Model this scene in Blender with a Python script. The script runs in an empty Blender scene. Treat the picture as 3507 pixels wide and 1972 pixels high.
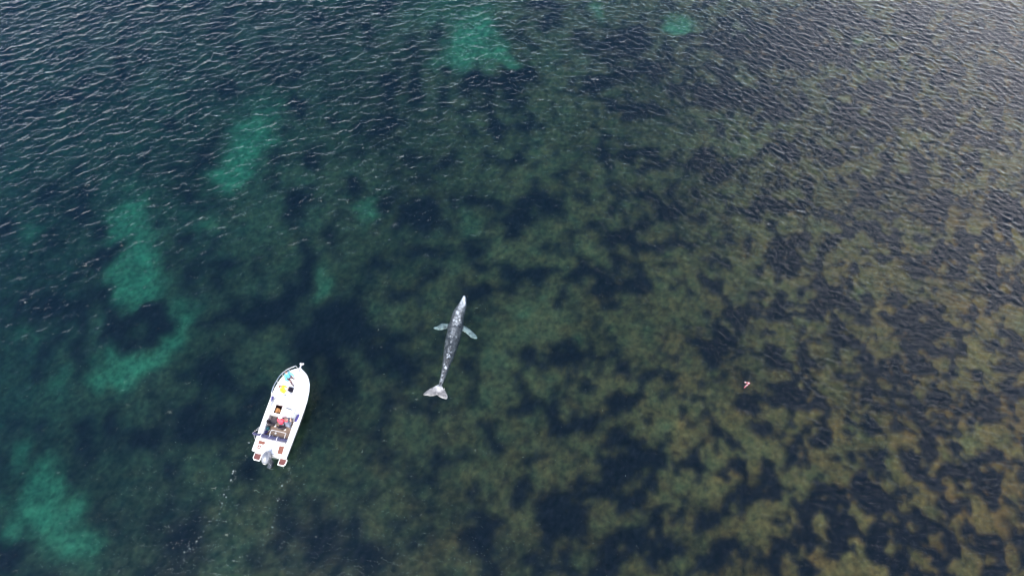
import bpy, bmesh, math, random
import numpy as np
from mathutils import Vector, Matrix

C = bpy.context.scene.collection
R = math.radians
random.seed(7)

# ------------------------------------------------------------------ camera, world, sun, exposure
CAM_H, TILT, FOC = 45.0, R(28.5), 2300.0 / 3507.0      # height, tilt from the nadir, focal length / width
cam = bpy.data.cameras.new('camera')
cam.sensor_width = 36.0
cam.lens = 36.0 * FOC
cam.clip_start, cam.clip_end = 0.5, 9000.0
cam_o = bpy.data.objects.new('camera', cam)
C.objects.link(cam_o)
cam_o.location = (0, 0, CAM_H)
cam_o.rotation_euler = (TILT, 0, 0)
bpy.context.scene.camera = cam_o

SUN_EL, SUN_AZ = R(45), R(246)          # azimuth measured anticlockwise from +X: from the left, a little behind the camera
sun_dir = Vector((math.cos(SUN_EL) * math.cos(SUN_AZ), math.cos(SUN_EL) * math.sin(SUN_AZ), math.sin(SUN_EL)))
world = bpy.data.worlds.new('World')
bpy.context.scene.world = world
world.use_nodes = True
wn, wl = world.node_tree.nodes, world.node_tree.links
bg = wn['Background']
sky = wn.new('ShaderNodeTexSky')
sky.sky_type = 'NISHITA'
sky.sun_disc = False
sky.sun_elevation = SUN_EL
sky.sun_rotation = math.pi / 2 - SUN_AZ
sky.dust_density = 0.6
sky.ozone_density = 5.0
# a bright hazy cloud deck low over the horizon, thinning upwards
wtc = wn.new('ShaderNodeTexCoord')
wsep = wn.new('ShaderNodeSeparateXYZ')
wl.new(wtc.outputs['Generated'], wsep.inputs[0])
wmap = wn.new('ShaderNodeMapping'); wmap.inputs['Scale'].default_value = (1.6, 1.6, 4.0)
wl.new(wtc.outputs['Generated'], wmap.inputs['Vector'])
wnz = wn.new('ShaderNodeTexNoise'); wnz.inputs['Scale'].default_value = 1.8; wnz.inputs['Detail'].default_value = 6
wl.new(wmap.outputs[0], wnz.inputs['Vector'])
wad = wn.new('ShaderNodeMath'); wad.operation = 'MULTIPLY_ADD'
wl.new(wnz.outputs['Fac'], wad.inputs[0]); wad.inputs[1].default_value = -0.35
wl.new(wsep.outputs['Z'], wad.inputs[2])
wmr = wn.new('ShaderNodeMapRange'); wmr.interpolation_type = 'SMOOTHSTEP'
wmr.inputs['From Min'].default_value = 0.15; wmr.inputs['From Max'].default_value = -0.14
wl.new(wad.outputs[0], wmr.inputs['Value'])
wmx = wn.new('ShaderNodeMix'); wmx.data_type = 'RGBA'
wl.new(wmr.outputs[0], wmx.inputs['Factor'])
wl.new(sky.outputs[0], wmx.inputs['A'])
wdt = wn.new('ShaderNodeVectorMath'); wdt.operation = 'DOT_PRODUCT'        # the deck is brightest away to the right
wl.new(wtc.outputs['Generated'], wdt.inputs[0]); wdt.inputs[1].default_value = (0.75, 0.66, 0.0)
wbr = wn.new('ShaderNodeMapRange'); wbr.interpolation_type = 'SMOOTHSTEP'
wbr.inputs['From Min'].default_value = 0.3; wbr.inputs['From Max'].default_value = 1.0
wbr.inputs['To Min'].default_value = 27.0; wbr.inputs['To Max'].default_value = 32.0
wl.new(wdt.outputs['Value'], wbr.inputs['Value'])
wsc = wn.new('ShaderNodeVectorMath'); wsc.operation = 'SCALE'
wsc.inputs[0].default_value = (0.96, 0.96, 1.0)
wl.new(wbr.outputs[0], wsc.inputs['Scale'])
wl.new(wsc.outputs[0], wmx.inputs['B'])
# one large thin cloud half-way up the sky ahead and to the right
wd2 = wn.new('ShaderNodeVectorMath'); wd2.operation = 'DOT_PRODUCT'
wl.new(wtc.outputs['Generated'], wd2.inputs[0]); wd2.inputs[1].default_value = (0.66, 0.58, 0.48)
wa2 = wn.new('ShaderNodeMath'); wa2.operation = 'MULTIPLY_ADD'
wl.new(wnz.outputs['Fac'], wa2.inputs[0]); wa2.inputs[1].default_value = 0.22; wl.new(wd2.outputs['Value'], wa2.inputs[2])
wm2 = wn.new('ShaderNodeMapRange'); wm2.interpolation_type = 'SMOOTHSTEP'
wm2.inputs['From Min'].default_value = 0.95; wm2.inputs['From Max'].default_value = 1.17
wl.new(wa2.outputs[0], wm2.inputs['Value'])
wx2 = wn.new('ShaderNodeMix'); wx2.data_type = 'RGBA'
wl.new(wm2.outputs[0], wx2.inputs['Factor'])
wl.new(wmx.outputs['Result'], wx2.inputs['A']); wx2.inputs['B'].default_value = (16.5, 15.4, 16.2, 1)
wl.new(wx2.outputs['Result'], bg.inputs['Color'])
bg.inputs['Strength'].default_value = 0.15

sl = bpy.data.lights.new('sun', 'SUN')
sl.energy, sl.angle, sl.color = 3.4, R(42), (1.0, 0.94, 0.84)
so = bpy.data.objects.new('sun', sl)
C.objects.link(so)
so.rotation_euler = sun_dir.to_track_quat('Z', 'Y').to_euler()

vs = bpy.context.scene.view_settings
vs.view_transform, vs.look, vs.gamma, vs.exposure = 'Standard', 'None', 1.0, 1.32
bpy.context.scene.cycles.max_bounces = 8
bpy.context.scene.cycles.transparent_max_bounces = 8
bpy.context.scene.cycles.volume_bounces = 1

# ------------------------------------------------------------------ helpers
def at(px, py, z=0.0):
    """The point at height z seen at pixel (px, py) of the 3507 wide photograph."""
    u, v = (px - 1753.5) / 2300.0, (986.0 - py) / 2300.0
    r = Vector((u, math.sin(TILT) + v * math.cos(TILT), -math.cos(TILT) + v * math.sin(TILT)))
    s = (CAM_H - z) / -r.z
    return Vector((r.x * s, r.y * s, z))

def mat(name, color, rough=0.5, metal=0.0, noise=0.0, scale=8.0, spec=0.5, bump=0.0):
    m = bpy.data.materials.new(name)
    m.use_nodes = True
    n, l = m.node_tree.nodes, m.node_tree.links
    b = n['Principled BSDF']
    b.inputs['Base Color'].default_value = (*color, 1)
    b.inputs['Roughness'].default_value = rough
    b.inputs['Metallic'].default_value = metal
    b.inputs['Specular IOR Level'].default_value = spec
    if noise or bump:
        tc = n.new('ShaderNodeTexCoord')
        nz = n.new('ShaderNodeTexNoise')
        nz.inputs['Scale'].default_value = scale
        nz.inputs['Detail'].default_value = 5
        l.new(tc.outputs['Object'], nz.inputs['Vector'])
        if noise:
            mx = n.new('ShaderNodeMix'); mx.data_type = 'RGBA'
            mx.inputs['A'].default_value = (*[c * (1 - noise) for c in color], 1)
            mx.inputs['B'].default_value = (*[min(1, c * (1 + noise)) for c in color], 1)
            l.new(nz.outputs['Fac'], mx.inputs['Factor'])
            l.new(mx.outputs['Result'], b.inputs['Base Color'])
        if bump:
            bp = n.new('ShaderNodeBump')
            bp.inputs['Strength'].default_value = bump
            bp.inputs['Distance'].default_value = 0.02
            l.new(nz.outputs['Fac'], bp.inputs['Height'])
            l.new(bp.outputs['Normal'], b.inputs['Normal'])
    return m

def spectral(rng, ny, nx, d, f):
    """Random field on a grid of spacing d whose amplitude spectrum is f(kx, ky); unit variance."""
    kx = 2 * np.pi * np.fft.fftfreq(nx, d)[None, :]
    ky = 2 * np.pi * np.fft.fftfreq(ny, d)[:, None]
    a = f(kx, ky)
    a[0, 0] = 0
    w = np.fft.fft2(rng.standard_normal((ny, nx)))
    h = np.fft.ifft2(w * a).real
    return h / h.std()

def fractal(rng, ny, nx, d, size, power=1.6, stretch=1.0, ang=0.0, fine=0.0):
    c, s = math.cos(ang), math.sin(ang)
    def f(kx, ky):
        a, b = (kx * c + ky * s) * stretch, (-kx * s + ky * c)
        k = np.sqrt(a * a + b * b) * size / (2 * np.pi)
        return np.where(k < 1e-9, 0, 1.0 / (1.0 + k ** 2) ** power) * np.exp(-(k * fine) ** 2)
    return spectral(rng, ny, nx, d, f)

def sstep(a, b, x):  # smooth step; a and b may be arrays
    t = np.clip((x - a) / (b - a), 0, 1)
    return t * t * (3 - 2 * t)

def grid_mesh(name, co, nyv, nxv, extra_v=None, extra_f=None, keep=None):
    """co: (nyv*nxv, 3). Quads over the grid (only where keep), plus extra vertices and quads."""
    idx = np.arange(nyv * nxv).reshape(nyv, nxv)
    q = np.stack([idx[:-1, :-1], idx[:-1, 1:], idx[1:, 1:], idx[1:, :-1]], -1).reshape(-1, 4)
    if keep is not None:
        q = q[keep.reshape(-1)]
        used = np.unique(q)
        remap = np.full(nyv * nxv, -1)
        remap[used] = np.arange(len(used))
        q = remap[q]
        co = co[used]
    if extra_v is not None:
        co = np.concatenate([co, extra_v])
        q = np.concatenate([q, extra_f])
    me = bpy.data.meshes.new(name)
    me.vertices.add(len(co))
    me.vertices.foreach_set('co', co.astype(np.float32).ravel())
    me.loops.add(q.size)
    me.loops.foreach_set('vertex_index', q.astype(np.int32).ravel())
    me.polygons.add(len(q))
    me.polygons.foreach_set('loop_start', np.arange(0, q.size, 4, dtype=np.int32))
    me.polygons.foreach_set('use_smooth', np.ones(len(q), dtype=bool))
    me.update(calc_edges=True)
    me.validate()
    return me

# ------------------------------------------------------------------ the sea
rng = np.random.default_rng(11)
GD = 144.0 / 1440
NX, NY = 1440, 930
X0, Y0 = -72.0, -12.0
gx = X0 + np.arange(NX) * GD
gy = Y0 + np.arange(NY) * GD
GX, GY = np.meshgrid(gx, gy)

def waves(seed, ang, lam, spread, power=4.0):
    """Height and horizontal shift of a wind sea whose waves run along ang."""
    r = np.random.default_rng(seed)
    n = 1440
    kx = 2 * np.pi * np.fft.fftfreq(n, GD)[None, :]
    ky = 2 * np.pi * np.fft.fftfreq(n, GD)[:, None]
    k = np.sqrt(kx ** 2 + ky ** 2)
    k[0, 0] = 1
    kp = 2 * np.pi / lam
    cosd = (kx * math.cos(ang) + ky * math.sin(ang)) / k
    amp = np.sqrt(k ** -power * np.exp(-1.25 * (kp / k) ** 2)) * np.abs(cosd) ** spread
    amp *= np.exp(-(k * GD / 2.6) ** 4)
    amp[0, 0] = 0
    w = np.fft.fft2(r.standard_normal((n, n))) * amp
    h = np.fft.ifft2(w).real
    sx = np.fft.ifft2(1j * kx * w).real
    sy = np.fft.ifft2(1j * ky * w).real
    dx = np.fft.ifft2(1j * kx / k * w).real
    dy = np.fft.ifft2(1j * ky / k * w).real
    s = 1.0 / np.sqrt((sx ** 2 + sy ** 2).mean())          # unit rms slope
    return [a[:NY] * s for a in (h, dx, dy)]

RMS_SLOPE = 0.19
wa = waves(3, R(112), 1.35, 1.6, 3.5)
wb = waves(5, R(62), 0.72, 1.8, 3.3)
blend = sstep(-26, 24, GX)
gust = 0.27 + 0.76 * sstep(9, 47, GY + 0.10 * np.maximum(GX, 0) + 0.15 * np.maximum(-GX, 0)) + 0.10 * fractal(rng, NY, NX, GD, 14) + 0.16 * fractal(rng, NY, NX, GD, 3)
edge = sstep(0, 6, np.minimum.reduce([GX - gx[0], gx[-1] - GX, GY - gy[0], gy[-1] - GY]))
# the water heaves a little more over the whale
wA, wB = at(1590, 1013), at(1480, 1370)
tw = np.clip(((GX - wA.x) * (wB.x - wA.x) + (GY - wA.y) * (wB.y - wA.y)) / (wB - wA).length_squared, 0, 1)
dw = np.hypot(GX - wA.x - tw * (wB.x - wA.x), GY - wA.y - tw * (wB.y - wA.y))
gust = np.clip(gust, 0.1, 2) * (1 + 0.9 * np.exp(-(dw / 1.3) ** 2)) * edge * RMS_SLOPE
H_, DX, DY = [(np.sqrt(1 - blend) * a + 0.80 * np.sqrt(blend) * b) * gust for a, b in zip(wa, wb)]
CHOP = 0.9
# rings of ripples along the drifting boat's side and a small crest ahead of the whale
ca, sa = math.cos(R(-11.8)), math.sin(R(-11.8))
lx = (GX + 16.05) * ca + (GY - 11.54) * sa
ly = -(GX + 16.05) * sa + (GY - 11.54) * ca
hb = 1.10 * np.sqrt(np.clip(1 - (np.clip(ly - 1.5, 0, None) / 4.6) ** 2, 0, 1))
dh = np.sqrt(np.clip(np.abs(lx) - hb, 0, None) ** 2 + np.clip(np.maximum(-ly, ly - 6.1), 0, None) ** 2)
H_ = H_ + 0.011 * np.sin(2 * np.pi * dh / (0.42 + 0.06 * np.sin(ly * 2.1)) + 1.5 * np.sin(ly * 0.9)) * np.exp(-dh / 0.9) * (dh > 0.02) * (0.7 + 0.4 * np.sin(ly * 1.7 + 1))
cwv = at(1562, 984)
dr = np.hypot(GX - cwv.x, GY - cwv.y); aw = np.arctan2(GY - cwv.y, GX - cwv.x)
H_ = H_ + 0.045 * np.exp(-((dr - 0.55) / 0.10) ** 2) * np.exp(-((aw + 1.5) / 0.8) ** 2)
wco = np.stack([GX + CHOP * DX, GY + CHOP * DY, H_], -1).reshape(-1, 3)
FAR, DEEP = 4000.0, -14.0
x1, y1 = gx[-1], gy[-1]
ev = np.array([[-FAR, -FAR, 0], [FAR, -FAR, 0], [FAR, FAR, 0], [-FAR, FAR, 0],
               [-FAR, -FAR, DEEP], [FAR, -FAR, DEEP], [FAR, FAR, DEEP], [-FAR, FAR, DEEP]], float)
b0 = NX * NY
def water_mesh():
    # the grid, an outer ring to the horizon, sides and a bottom: one closed body of water
    idx = np.arange(b0).reshape(NY, NX)
    me = bpy.data.meshes.new('water')
    q = np.stack([idx[:-1, :-1], idx[:-1, 1:], idx[1:, 1:], idx[1:, :-1]], -1).reshape(-1, 4)
    loops = [q.ravel()]
    starts = list(range(0, q.size, 4))
    n = q.size
    rings = [list(idx[0, ::-1]) + [b0, b0 + 1],            # south strip
             list(idx[::-1, -1]) + [b0 + 1, b0 + 2],       # east
             list(idx[-1, :]) + [b0 + 2, b0 + 3],          # north
             list(idx[:, 0]) + [b0 + 3, b0 + 0]]           # west
    extra = rings + [[b0 + 1, b0, b0 + 4, b0 + 5], [b0 + 2, b0 + 1, b0 + 5, b0 + 6], [b0 + 3, b0 + 2, b0 + 6, b0 + 7],
                     [b0, b0 + 3, b0 + 7, b0 + 4], [b0 + 4, b0 + 7, b0 + 6, b0 + 5]]
    for f in extra:
        starts.append(n); n += len(f); loops.append(np.array(f))
    co = np.concatenate([wco, ev])
    me.vertices.add(len(co)); me.vertices.foreach_set('co', co.astype(np.float32).ravel())
    lv = np.concatenate(loops).astype(np.int32)
    me.loops.add(len(lv)); me.loops.foreach_set('vertex_index', lv)
    me.polygons.add(len(starts)); me.polygons.foreach_set('loop_start', np.array(starts, np.int32))
    sm = np.ones(len(starts), bool); sm[-9:] = False
    me.polygons.foreach_set('use_smooth', sm)
    me.update(calc_edges=True)
    return me

def water_material():
    m = bpy.data.materials.new('sea_water')
    m.use_nodes = True
    n, l = m.node_tree.nodes, m.node_tree.links
    n.clear()
    out = n.new('ShaderNodeOutputMaterial')
    tc = n.new('ShaderNodeTexCoord')
    # wind ripples finer than the modelled waves
    def ripple(scale, rot, sx, sy, detail):
        mp = n.new('ShaderNodeMapping')
        mp.inputs['Rotation'].default_value = (0, 0, rot)
        mp.inputs['Scale'].default_value = (sx, sy, 1)
        l.new(tc.outputs['Object'], mp.inputs['Vector'])
        t = n.new('ShaderNodeTexNoise')
        t.inputs['Scale'].default_value = scale
        t.inputs['Detail'].default_value = detail
        t.inputs['Roughness'].default_value = 0.6
        l.new(mp.outputs[0], t.inputs['Vector'])
        return t.outputs['Fac']
    r1, r2 = ripple(2.2, R(-18), 0.45, 1.0, 4), ripple(4.5, R(20), 0.5, 1.0, 3)
    ad = n.new('ShaderNodeMath'); ad.operation = 'MULTIPLY_ADD'
    l.new(r2, ad.inputs[0]); ad.inputs[1].default_value = 0.5; l.new(r1, ad.inputs[2])
    bp = n.new('ShaderNodeBump')
    bp.inputs['Strength'].default_value = 1.0
    bp.inputs['Distance'].default_value = 0.085
    l.new(ad.outputs[0], bp.inputs['Height'])
    fr = n.new('ShaderNodeFresnel'); fr.inputs['IOR'].default_value = 1.333
    l.new(bp.outputs[0], fr.inputs['Normal'])
    gl = n.new('ShaderNodeBsdfGlossy'); gl.inputs['Roughness'].default_value = 0.07
    l.new(bp.outputs[0], gl.inputs['Normal'])
    tr = n.new('ShaderNodeBsdfTransparent'); tr.inputs['Color'].default_value = (0.97, 0.99, 1.0, 1)
    mx = n.new('ShaderNodeMixShader')
    l.new(fr.outputs[0], mx.inputs[0]); l.new(tr.outputs[0], mx.inputs[1]); l.new(gl.outputs[0], mx.inputs[2])
    l.new(mx.outputs[0], out.inputs['Surface'])
    sc = n.new('ShaderNodeVolumeScatter')
    sc.inputs['Color'].default_value = (0.18, 0.58, 1.0, 1)
    sc.inputs['Density'].default_value = 0.0065
    ab = n.new('ShaderNodeVolumeAbsorption')
    ab.inputs['Color'].default_value = (0.0, 0.63, 0.70, 1)
    ab.inputs['Density'].default_value = 0.17
    av = n.new('ShaderNodeAddShader')
    l.new(sc.outputs[0], av.inputs[0]); l.new(ab.outputs[0], av.inputs[1])
    l.new(av.outputs[0], out.inputs['Volume'])
    return m

water = bpy.data.objects.new('water', water_mesh())
C.objects.link(water)
water['kind'] = 'structure'
water['label'] = 'rippled teal sea water over a shallow weedy bottom'
water.data.materials.append(water_material())

# ------------------------------------------------------------------ the seabed and its seaweed
BD = 0.16
BNX, BNY = 960, 640
bx = -77.0 + np.arange(BNX) * BD
by = -14.0 + np.arange(BNY) * BD
BX, BY = np.meshgrid(bx, by)
rb = np.random.default_rng(23)
def depth_at(x, y): return 4.3 - 0.032 * x + 0.018 * (y - 25)
depth = depth_at(BX, BY)
depth = np.clip(depth, 2.3, 8.0)
w1 = fractal(rb, BNY, BNX, BD, 2.6, 1.2)
w2 = fractal(rb, BNY, BNX, BD, 2.6, 1.2)
WX, WY = BX + 0.55 * w1, BY + 0.5 * w2

def blur(a, sig):
    kx = 2 * np.pi * np.fft.fftfreq(BNX, BD)[None, :]; ky = 2 * np.pi * np.fft.fftfreq(BNY, BD)[:, None]
    return np.clip(np.fft.ifft2(np.fft.fft2(a) * np.exp(-0.5 * sig * sig * (kx * kx + ky * ky))).real, 0, 1)

def blobs(lst, soft=0.55, o=(0, 0), k=1.0, wgt=1.0, out=None):
    """Union of soft ellipses measured on the photograph's 2576 wide pixels (or on a crop of it: origin o, scale k), laid on the bottom."""
    f = np.zeros_like(BX) if out is None else out
    for e in lst:
        cx, cy, rx, ry = o[0] + e[0] * k, o[1] + e[1] * k, e[2] * k, e[3] * k
        rot, w_ = (e[4], e[5]) if len(e) > 4 else (0, wgt)
        q = 3507 / 2576
        zz = -4.0
        for _ in range(3):
            p = at(cx * q, cy * q, zz)
            zz = -float(np.clip(depth_at(p.x, p.y), 2.3, 8.0))
        ax = at((cx + 20) * q, cy * q, zz); ay = at(cx * q, (cy - 20) * q, zz)
        mx_, my_ = (ax - p).length / 20, (ay - p).length / 20
        rr = max(rx * mx_, ry * my_) * (1 + soft) + 2.5
        i0, i1 = np.searchsorted(bx, (p.x - rr, p.x + rr)); j0, j1 = np.searchsorted(by, (p.y - rr, p.y + rr))
        if i1 <= i0 or j1 <= j0: continue
        sl_ = (slice(j0, j1), slice(i0, i1))
        u, v = (WX[sl_] - p.x) / mx_, (WY[sl_] - p.y) / my_
        c, s = math.cos(R(rot)), math.sin(R(rot))
        d = np.sqrt(((u * c + v * s) / rx) ** 2 + ((-u * s + v * c) / ry) ** 2)
        f[sl_] = np.maximum(f[sl_], w_ * (1 - sstep(1 - soft, 1 + soft, d)))
    return f

SAND = [(1190, 95, 60, 70, 0, 1), (1250, 140, 60, 26, -25, .9), (1305, 172, 24, 22, 0, .9), (1105, 165, 16, 26, 0, .5), (1200, 40, 50, 30, 0, .5),
        (640, 350, 50, 55, 0, 1), (585, 437, 40, 36, 20, 1), (655, 270, 30, 40, 0, .45), (612, 400, 36, 30, 0, .9),
        (322, 560, 46, 60, 0, .9), (348, 650, 46, 66, 0, 1), (345, 735, 62, 46, 0, .95), (300, 690, 34, 34, 0, .7),
        (455, 830, 24, 66, -8, .8), (425, 885, 46, 36, 25, .95), (350, 905, 90, 34, 12, 1), (272, 878, 28, 24, 0, .8), (300, 950, 50, 24, 0, .8),
        (143, 972, 32, 34, 0, .5), (92, 1230, 50, 62, -10, .85), (118, 1300, 76, 64, -15, 1), (172, 1370, 66, 46, -20, 1), (50, 1130, 18, 36, 0, .5),
        (918, 522, 34, 32, 0, .65), (815, 728, 20, 34, -15, .5), (84, 588, 32, 28, 0, .4), (20, 440, 30, 22, 0, .35), (64, 845, 18, 16, 0, .45),
        (515, 590, 20, 18, 0, .35), (1710, 62, 32, 26, 0, .9), (1500, 36, 18, 22, 0, .6), (1858, 78, 20, 20, 0, .5), (1320, 792, 16, 10, 30, .5),
        (1150, 30, 120, 30, 0, .3), (1395, 670, 10, 8, 0, .3), (2160, 100, 10, 8, 0, .6), (160, 290, 26, 16, 0, .25), (1170, 560, 20, 40, 0, .2)]
WEED = [(365, 815, 76, 54, 20, 1), (312, 912, 32, 20, 10, 1), (270, 640, 36, 34, 0, .7), (250, 770, 70, 50, 0, .7), (510, 700, 40, 60, 0, .6),
        (850, 830, 110, 66, 15, .8), (690, 765, 90, 40, 0, .8), (735, 520, 50, 40, 0, .5), (760, 690, 60, 40, 0, .5), (590, 960, 60, 32, 0, .8),
        (660, 1260, 60, 30, 0, .6), (700, 1390, 70, 36, 0, .5), (480, 1260, 70, 50, 0, .6), (220, 1080, 80, 50, 0, .6), (130, 820, 90, 60, 0, .6),
        (820, 1330, 50, 40, 0, .5), (560, 1080, 60, 40, 0, .6), (880, 960, 60, 30, 0, .7), (480, 1340, 60, 40, 0, .6),
        (2050, 60, 120, 30, -8, .5), (2180, 130, 120, 30, -8, .5), (2300, 60, 60, 24, 0, .5), (1900, 180, 120, 30, 0, .4), (2140, 250, 50, 34, 0, .5),
        (2330, 250, 40, 24, 0, .5), (2270, 290, 50, 30, 0, .5), (2480, 150, 60, 30, 0, .5), (2540, 230, 40, 60, 0, .6), (2400, 90, 60, 20, 0, .5)]
W5 = [(550, 230, 180, 90), (600, 100, 200, 60), (1250, 220, 160, 70), (1100, 50, 150, 40), (1500, 100, 120, 50), (600, 430, 180, 50), (250, 560, 120, 60),
      (1350, 590, 160, 50), (700, 620, 100, 50), (1150, 570, 100, 40), (450, 780, 110, 70), (150, 900, 100, 60), (550, 1080, 120, 60), (380, 1150, 200, 60),
      (1710, 360, 50, 40), (2150, 360, 180, 60), (1800, 600, 150, 50), (2070, 730, 130, 90), (1660, 840, 70, 60), (1250, 720, 200, 40), (1030, 830, 90, 40),
      (1700, 1170, 140, 80), (1480, 1300, 120, 80), (1900, 1250, 130, 60), (950, 1250, 80, 100), (2450, 150, 100, 80), (2250, 1330, 120, 60), (100, 1380, 140, 60), (430, 1330, 100, 60)]
C5 = [(880, 260, 60, 50), (1250, 420, 180, 50), (1800, 200, 120, 70), (1750, 480, 150, 60), (2280, 480, 100, 50), (1080, 660, 130, 60), (450, 900, 120, 50), (300, 700, 60, 80),
      (1500, 950, 200, 80), (2000, 1020, 250, 90), (1150, 1270, 150, 80), (1300, 1130, 120, 50), (700, 1350, 150, 60), (2300, 1150, 150, 80), (100, 1200, 80, 60)]
W6 = [(600, 120, 200, 50), (1050, 110, 30, 20), (860, 60, 60, 50), (1230, 230, 130, 60), (1380, 60, 120, 50), (1640, 120, 50, 40), (1960, 70, 80, 70), (1890, 170, 50, 40),
      (2420, 200, 150, 170), (2250, 400, 110, 70), (1580, 370, 100, 60), (1530, 480, 60, 70), (1790, 340, 60, 40), (1940, 290, 60, 40), (780, 570, 180, 90), (740, 430, 120, 60),
      (1370, 570, 60, 40), (1880, 480, 110, 60), (2100, 480, 100, 80), (2420, 560, 60, 60), (2280, 580, 70, 60), (1830, 620, 110, 70), (1770, 690, 80, 70), (2110, 650, 80, 50),
      (1290, 690, 80, 60), (2000, 760, 80, 40), (2490, 690, 100, 40), (2340, 770, 110, 70), (1100, 800, 200, 90), (1560, 850, 130, 40), (1250, 910, 120, 80), (1780, 920, 180, 70),
      (2280, 890, 80, 50), (2090, 900, 60, 40), (1050, 950, 220, 70), (1850, 1020, 180, 80), (1600, 1050, 120, 60), (240, 750, 80, 60), (700, 850, 100, 40), (500, 960, 200, 50),
      (1200, 1130, 140, 70), (2000, 1170, 140, 80), (2440, 1130, 90, 50), (1340, 1260, 80, 70), (1530, 1290, 70, 50), (1750, 1240, 120, 120), (750, 1180, 130, 70), (250, 1170, 220, 90),
      (850, 1320, 140, 60), (1420, 1390, 130, 50), (2330, 1370, 50, 60), (2470, 1290, 40, 70), (1870, 1360, 140, 90), (2300, 1200, 30, 20)]
C6 = [(1280, 150, 120, 40), (1700, 300, 60, 120), (1200, 500, 140, 60), (1550, 600, 120, 60), (1500, 720, 150, 60), (800, 720, 120, 50), (970, 1150, 100, 120), (1480, 1100, 60, 60),
      (1880, 780, 120, 60), (2150, 860, 60, 60), (2200, 1300, 150, 80), (2450, 950, 100, 80), (500, 1230, 100, 60), (400, 700, 80, 80), (480, 600, 100, 50)]
W7 = [(650, 170, 100, 40), (850, 170, 80, 30), (540, 230, 90, 50), (1080, 300, 110, 60), (1450, 210, 130, 50), (1680, 330, 150, 70), (2120, 180, 160, 50), (60, 400, 60, 90),
      (210, 400, 60, 50), (260, 570, 80, 40), (820, 590, 130, 60), (820, 660, 100, 30), (1170, 440, 70, 80), (1480, 570, 150, 40), (2150, 480, 120, 60), (2280, 560, 150, 90),
      (2080, 680, 200, 50), (2250, 750, 80, 60), (2130, 860, 110, 120), (1350, 850, 90, 90), (1560, 920, 120, 60), (1800, 840, 150, 60), (1650, 1010, 170, 80), (1750, 1150, 90, 50),
      (500, 1040, 140, 80), (960, 1130, 170, 140), (700, 820, 80, 40), (230, 1280, 90, 90), (450, 1290, 70, 40), (2380, 980, 70, 60), (2150, 1250, 170, 130), (2400, 1180, 130, 90),
      (1560, 1350, 140, 60), (1900, 1410, 130, 60), (1280, 1350, 60, 40)]
C7 = [(300, 250, 100, 60), (950, 270, 100, 60), (1350, 350, 120, 50), (1800, 420, 150, 60), (1700, 620, 150, 60), (2000, 1000, 90, 90), (870, 1020, 100, 50), (500, 420, 150, 50),
      (700, 900, 80, 40), (1150, 900, 80, 60), (620, 1350, 150, 60), (2450, 650, 60, 80), (2300, 300, 130, 60), (1550, 660, 100, 50), (1300, 640, 80, 40)]
W8 = [(800, 140, 250, 100), (1100, 250, 110, 60), (1850, 250, 200, 60), (1730, 100, 60, 100), (2000, 200, 70, 90), (1440, 60, 70, 60), (1580, 160, 70, 50), (2240, 210, 90, 80),
      (2500, 50, 50, 50), (1320, 320, 60, 60), (1640, 350, 80, 50), (950, 450, 80, 70), (830, 530, 100, 50), (1460, 650, 100, 90), (1830, 480, 110, 160), (2000, 640, 130, 90),
      (2280, 610, 110, 80), (2200, 370, 70, 40), (190, 640, 90, 120), (400, 400, 90, 60), (470, 690, 100, 40), (550, 800, 80, 80), (730, 790, 70, 50), (380, 920, 110, 70),
      (900, 970, 140, 80), (1080, 830, 90, 80), (1340, 820, 120, 60), (1500, 930, 220, 110), (1850, 730, 80, 60), (1330, 1230, 140, 120), (1000, 1100, 220, 80), (1650, 1150, 180, 120),
      (840, 1250, 80, 150), (2090, 880, 70, 60), (2450, 900, 70, 70), (1950, 1130, 70, 90), (2040, 960, 90, 60), (250, 1250, 160, 80), (660, 1350, 50, 40), (80, 1400, 120, 50),
      (1620, 1340, 160, 80), (2350, 1340, 120, 60), (2500, 1250, 60, 80), (2260, 1250, 50, 60)]
C8 = [(720, 370, 130, 60), (1250, 980, 80, 50), (1130, 420, 120, 70), (600, 960, 100, 70), (650, 1100, 100, 60), (1100, 720, 60, 80), (2300, 1000, 150, 100), (2200, 480, 100, 60),
      (1800, 100, 80, 60), (1900, 1300, 100, 60), (500, 1340, 120, 70), (950, 1360, 60, 50), (1280, 1420, 100, 30), (1150, 60, 120, 50), (420, 560, 150, 60), (1640, 540, 60, 60)]
W3 = [(2180, 30, 60, 40), (2400, 100, 80, 50), (1750, 110, 150, 50), (2080, 260, 110, 50), (2330, 260, 90, 50), (1730, 330, 80, 60), (1850, 520, 60, 40), (1600, 600, 60, 80),
      (1930, 620, 70, 40), (2130, 590, 90, 60), (2280, 520, 50, 30), (1750, 620, 80, 50), (1400, 700, 120, 60), (2500, 680, 50, 80), (1640, 800, 150, 60), (1850, 850, 120, 60),
      (2000, 800, 100, 50), (1900, 960, 200, 60), (2150, 1000, 120, 60), (1480, 1000, 150, 50), (1100, 1190, 150, 60), (1700, 1170, 60, 60), (1540, 1160, 50, 40), (2000, 1230, 120, 50),
      (2270, 1100, 80, 60), (2200, 1200, 60, 50), (1770, 1290, 90, 60), (2170, 1350, 60, 50), (2320, 1360, 40, 30), (1480, 1390, 130, 60), (2400, 920, 80, 60), (600, 300, 400, 150),
      (900, 400, 300, 120), (300, 750, 300, 100), (700, 850, 200, 80), (150, 1250, 200, 100), (2500, 330, 60, 50), (1200, 150, 250, 60), (1250, 880, 120, 60), (750, 1150, 160, 60)]
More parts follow.
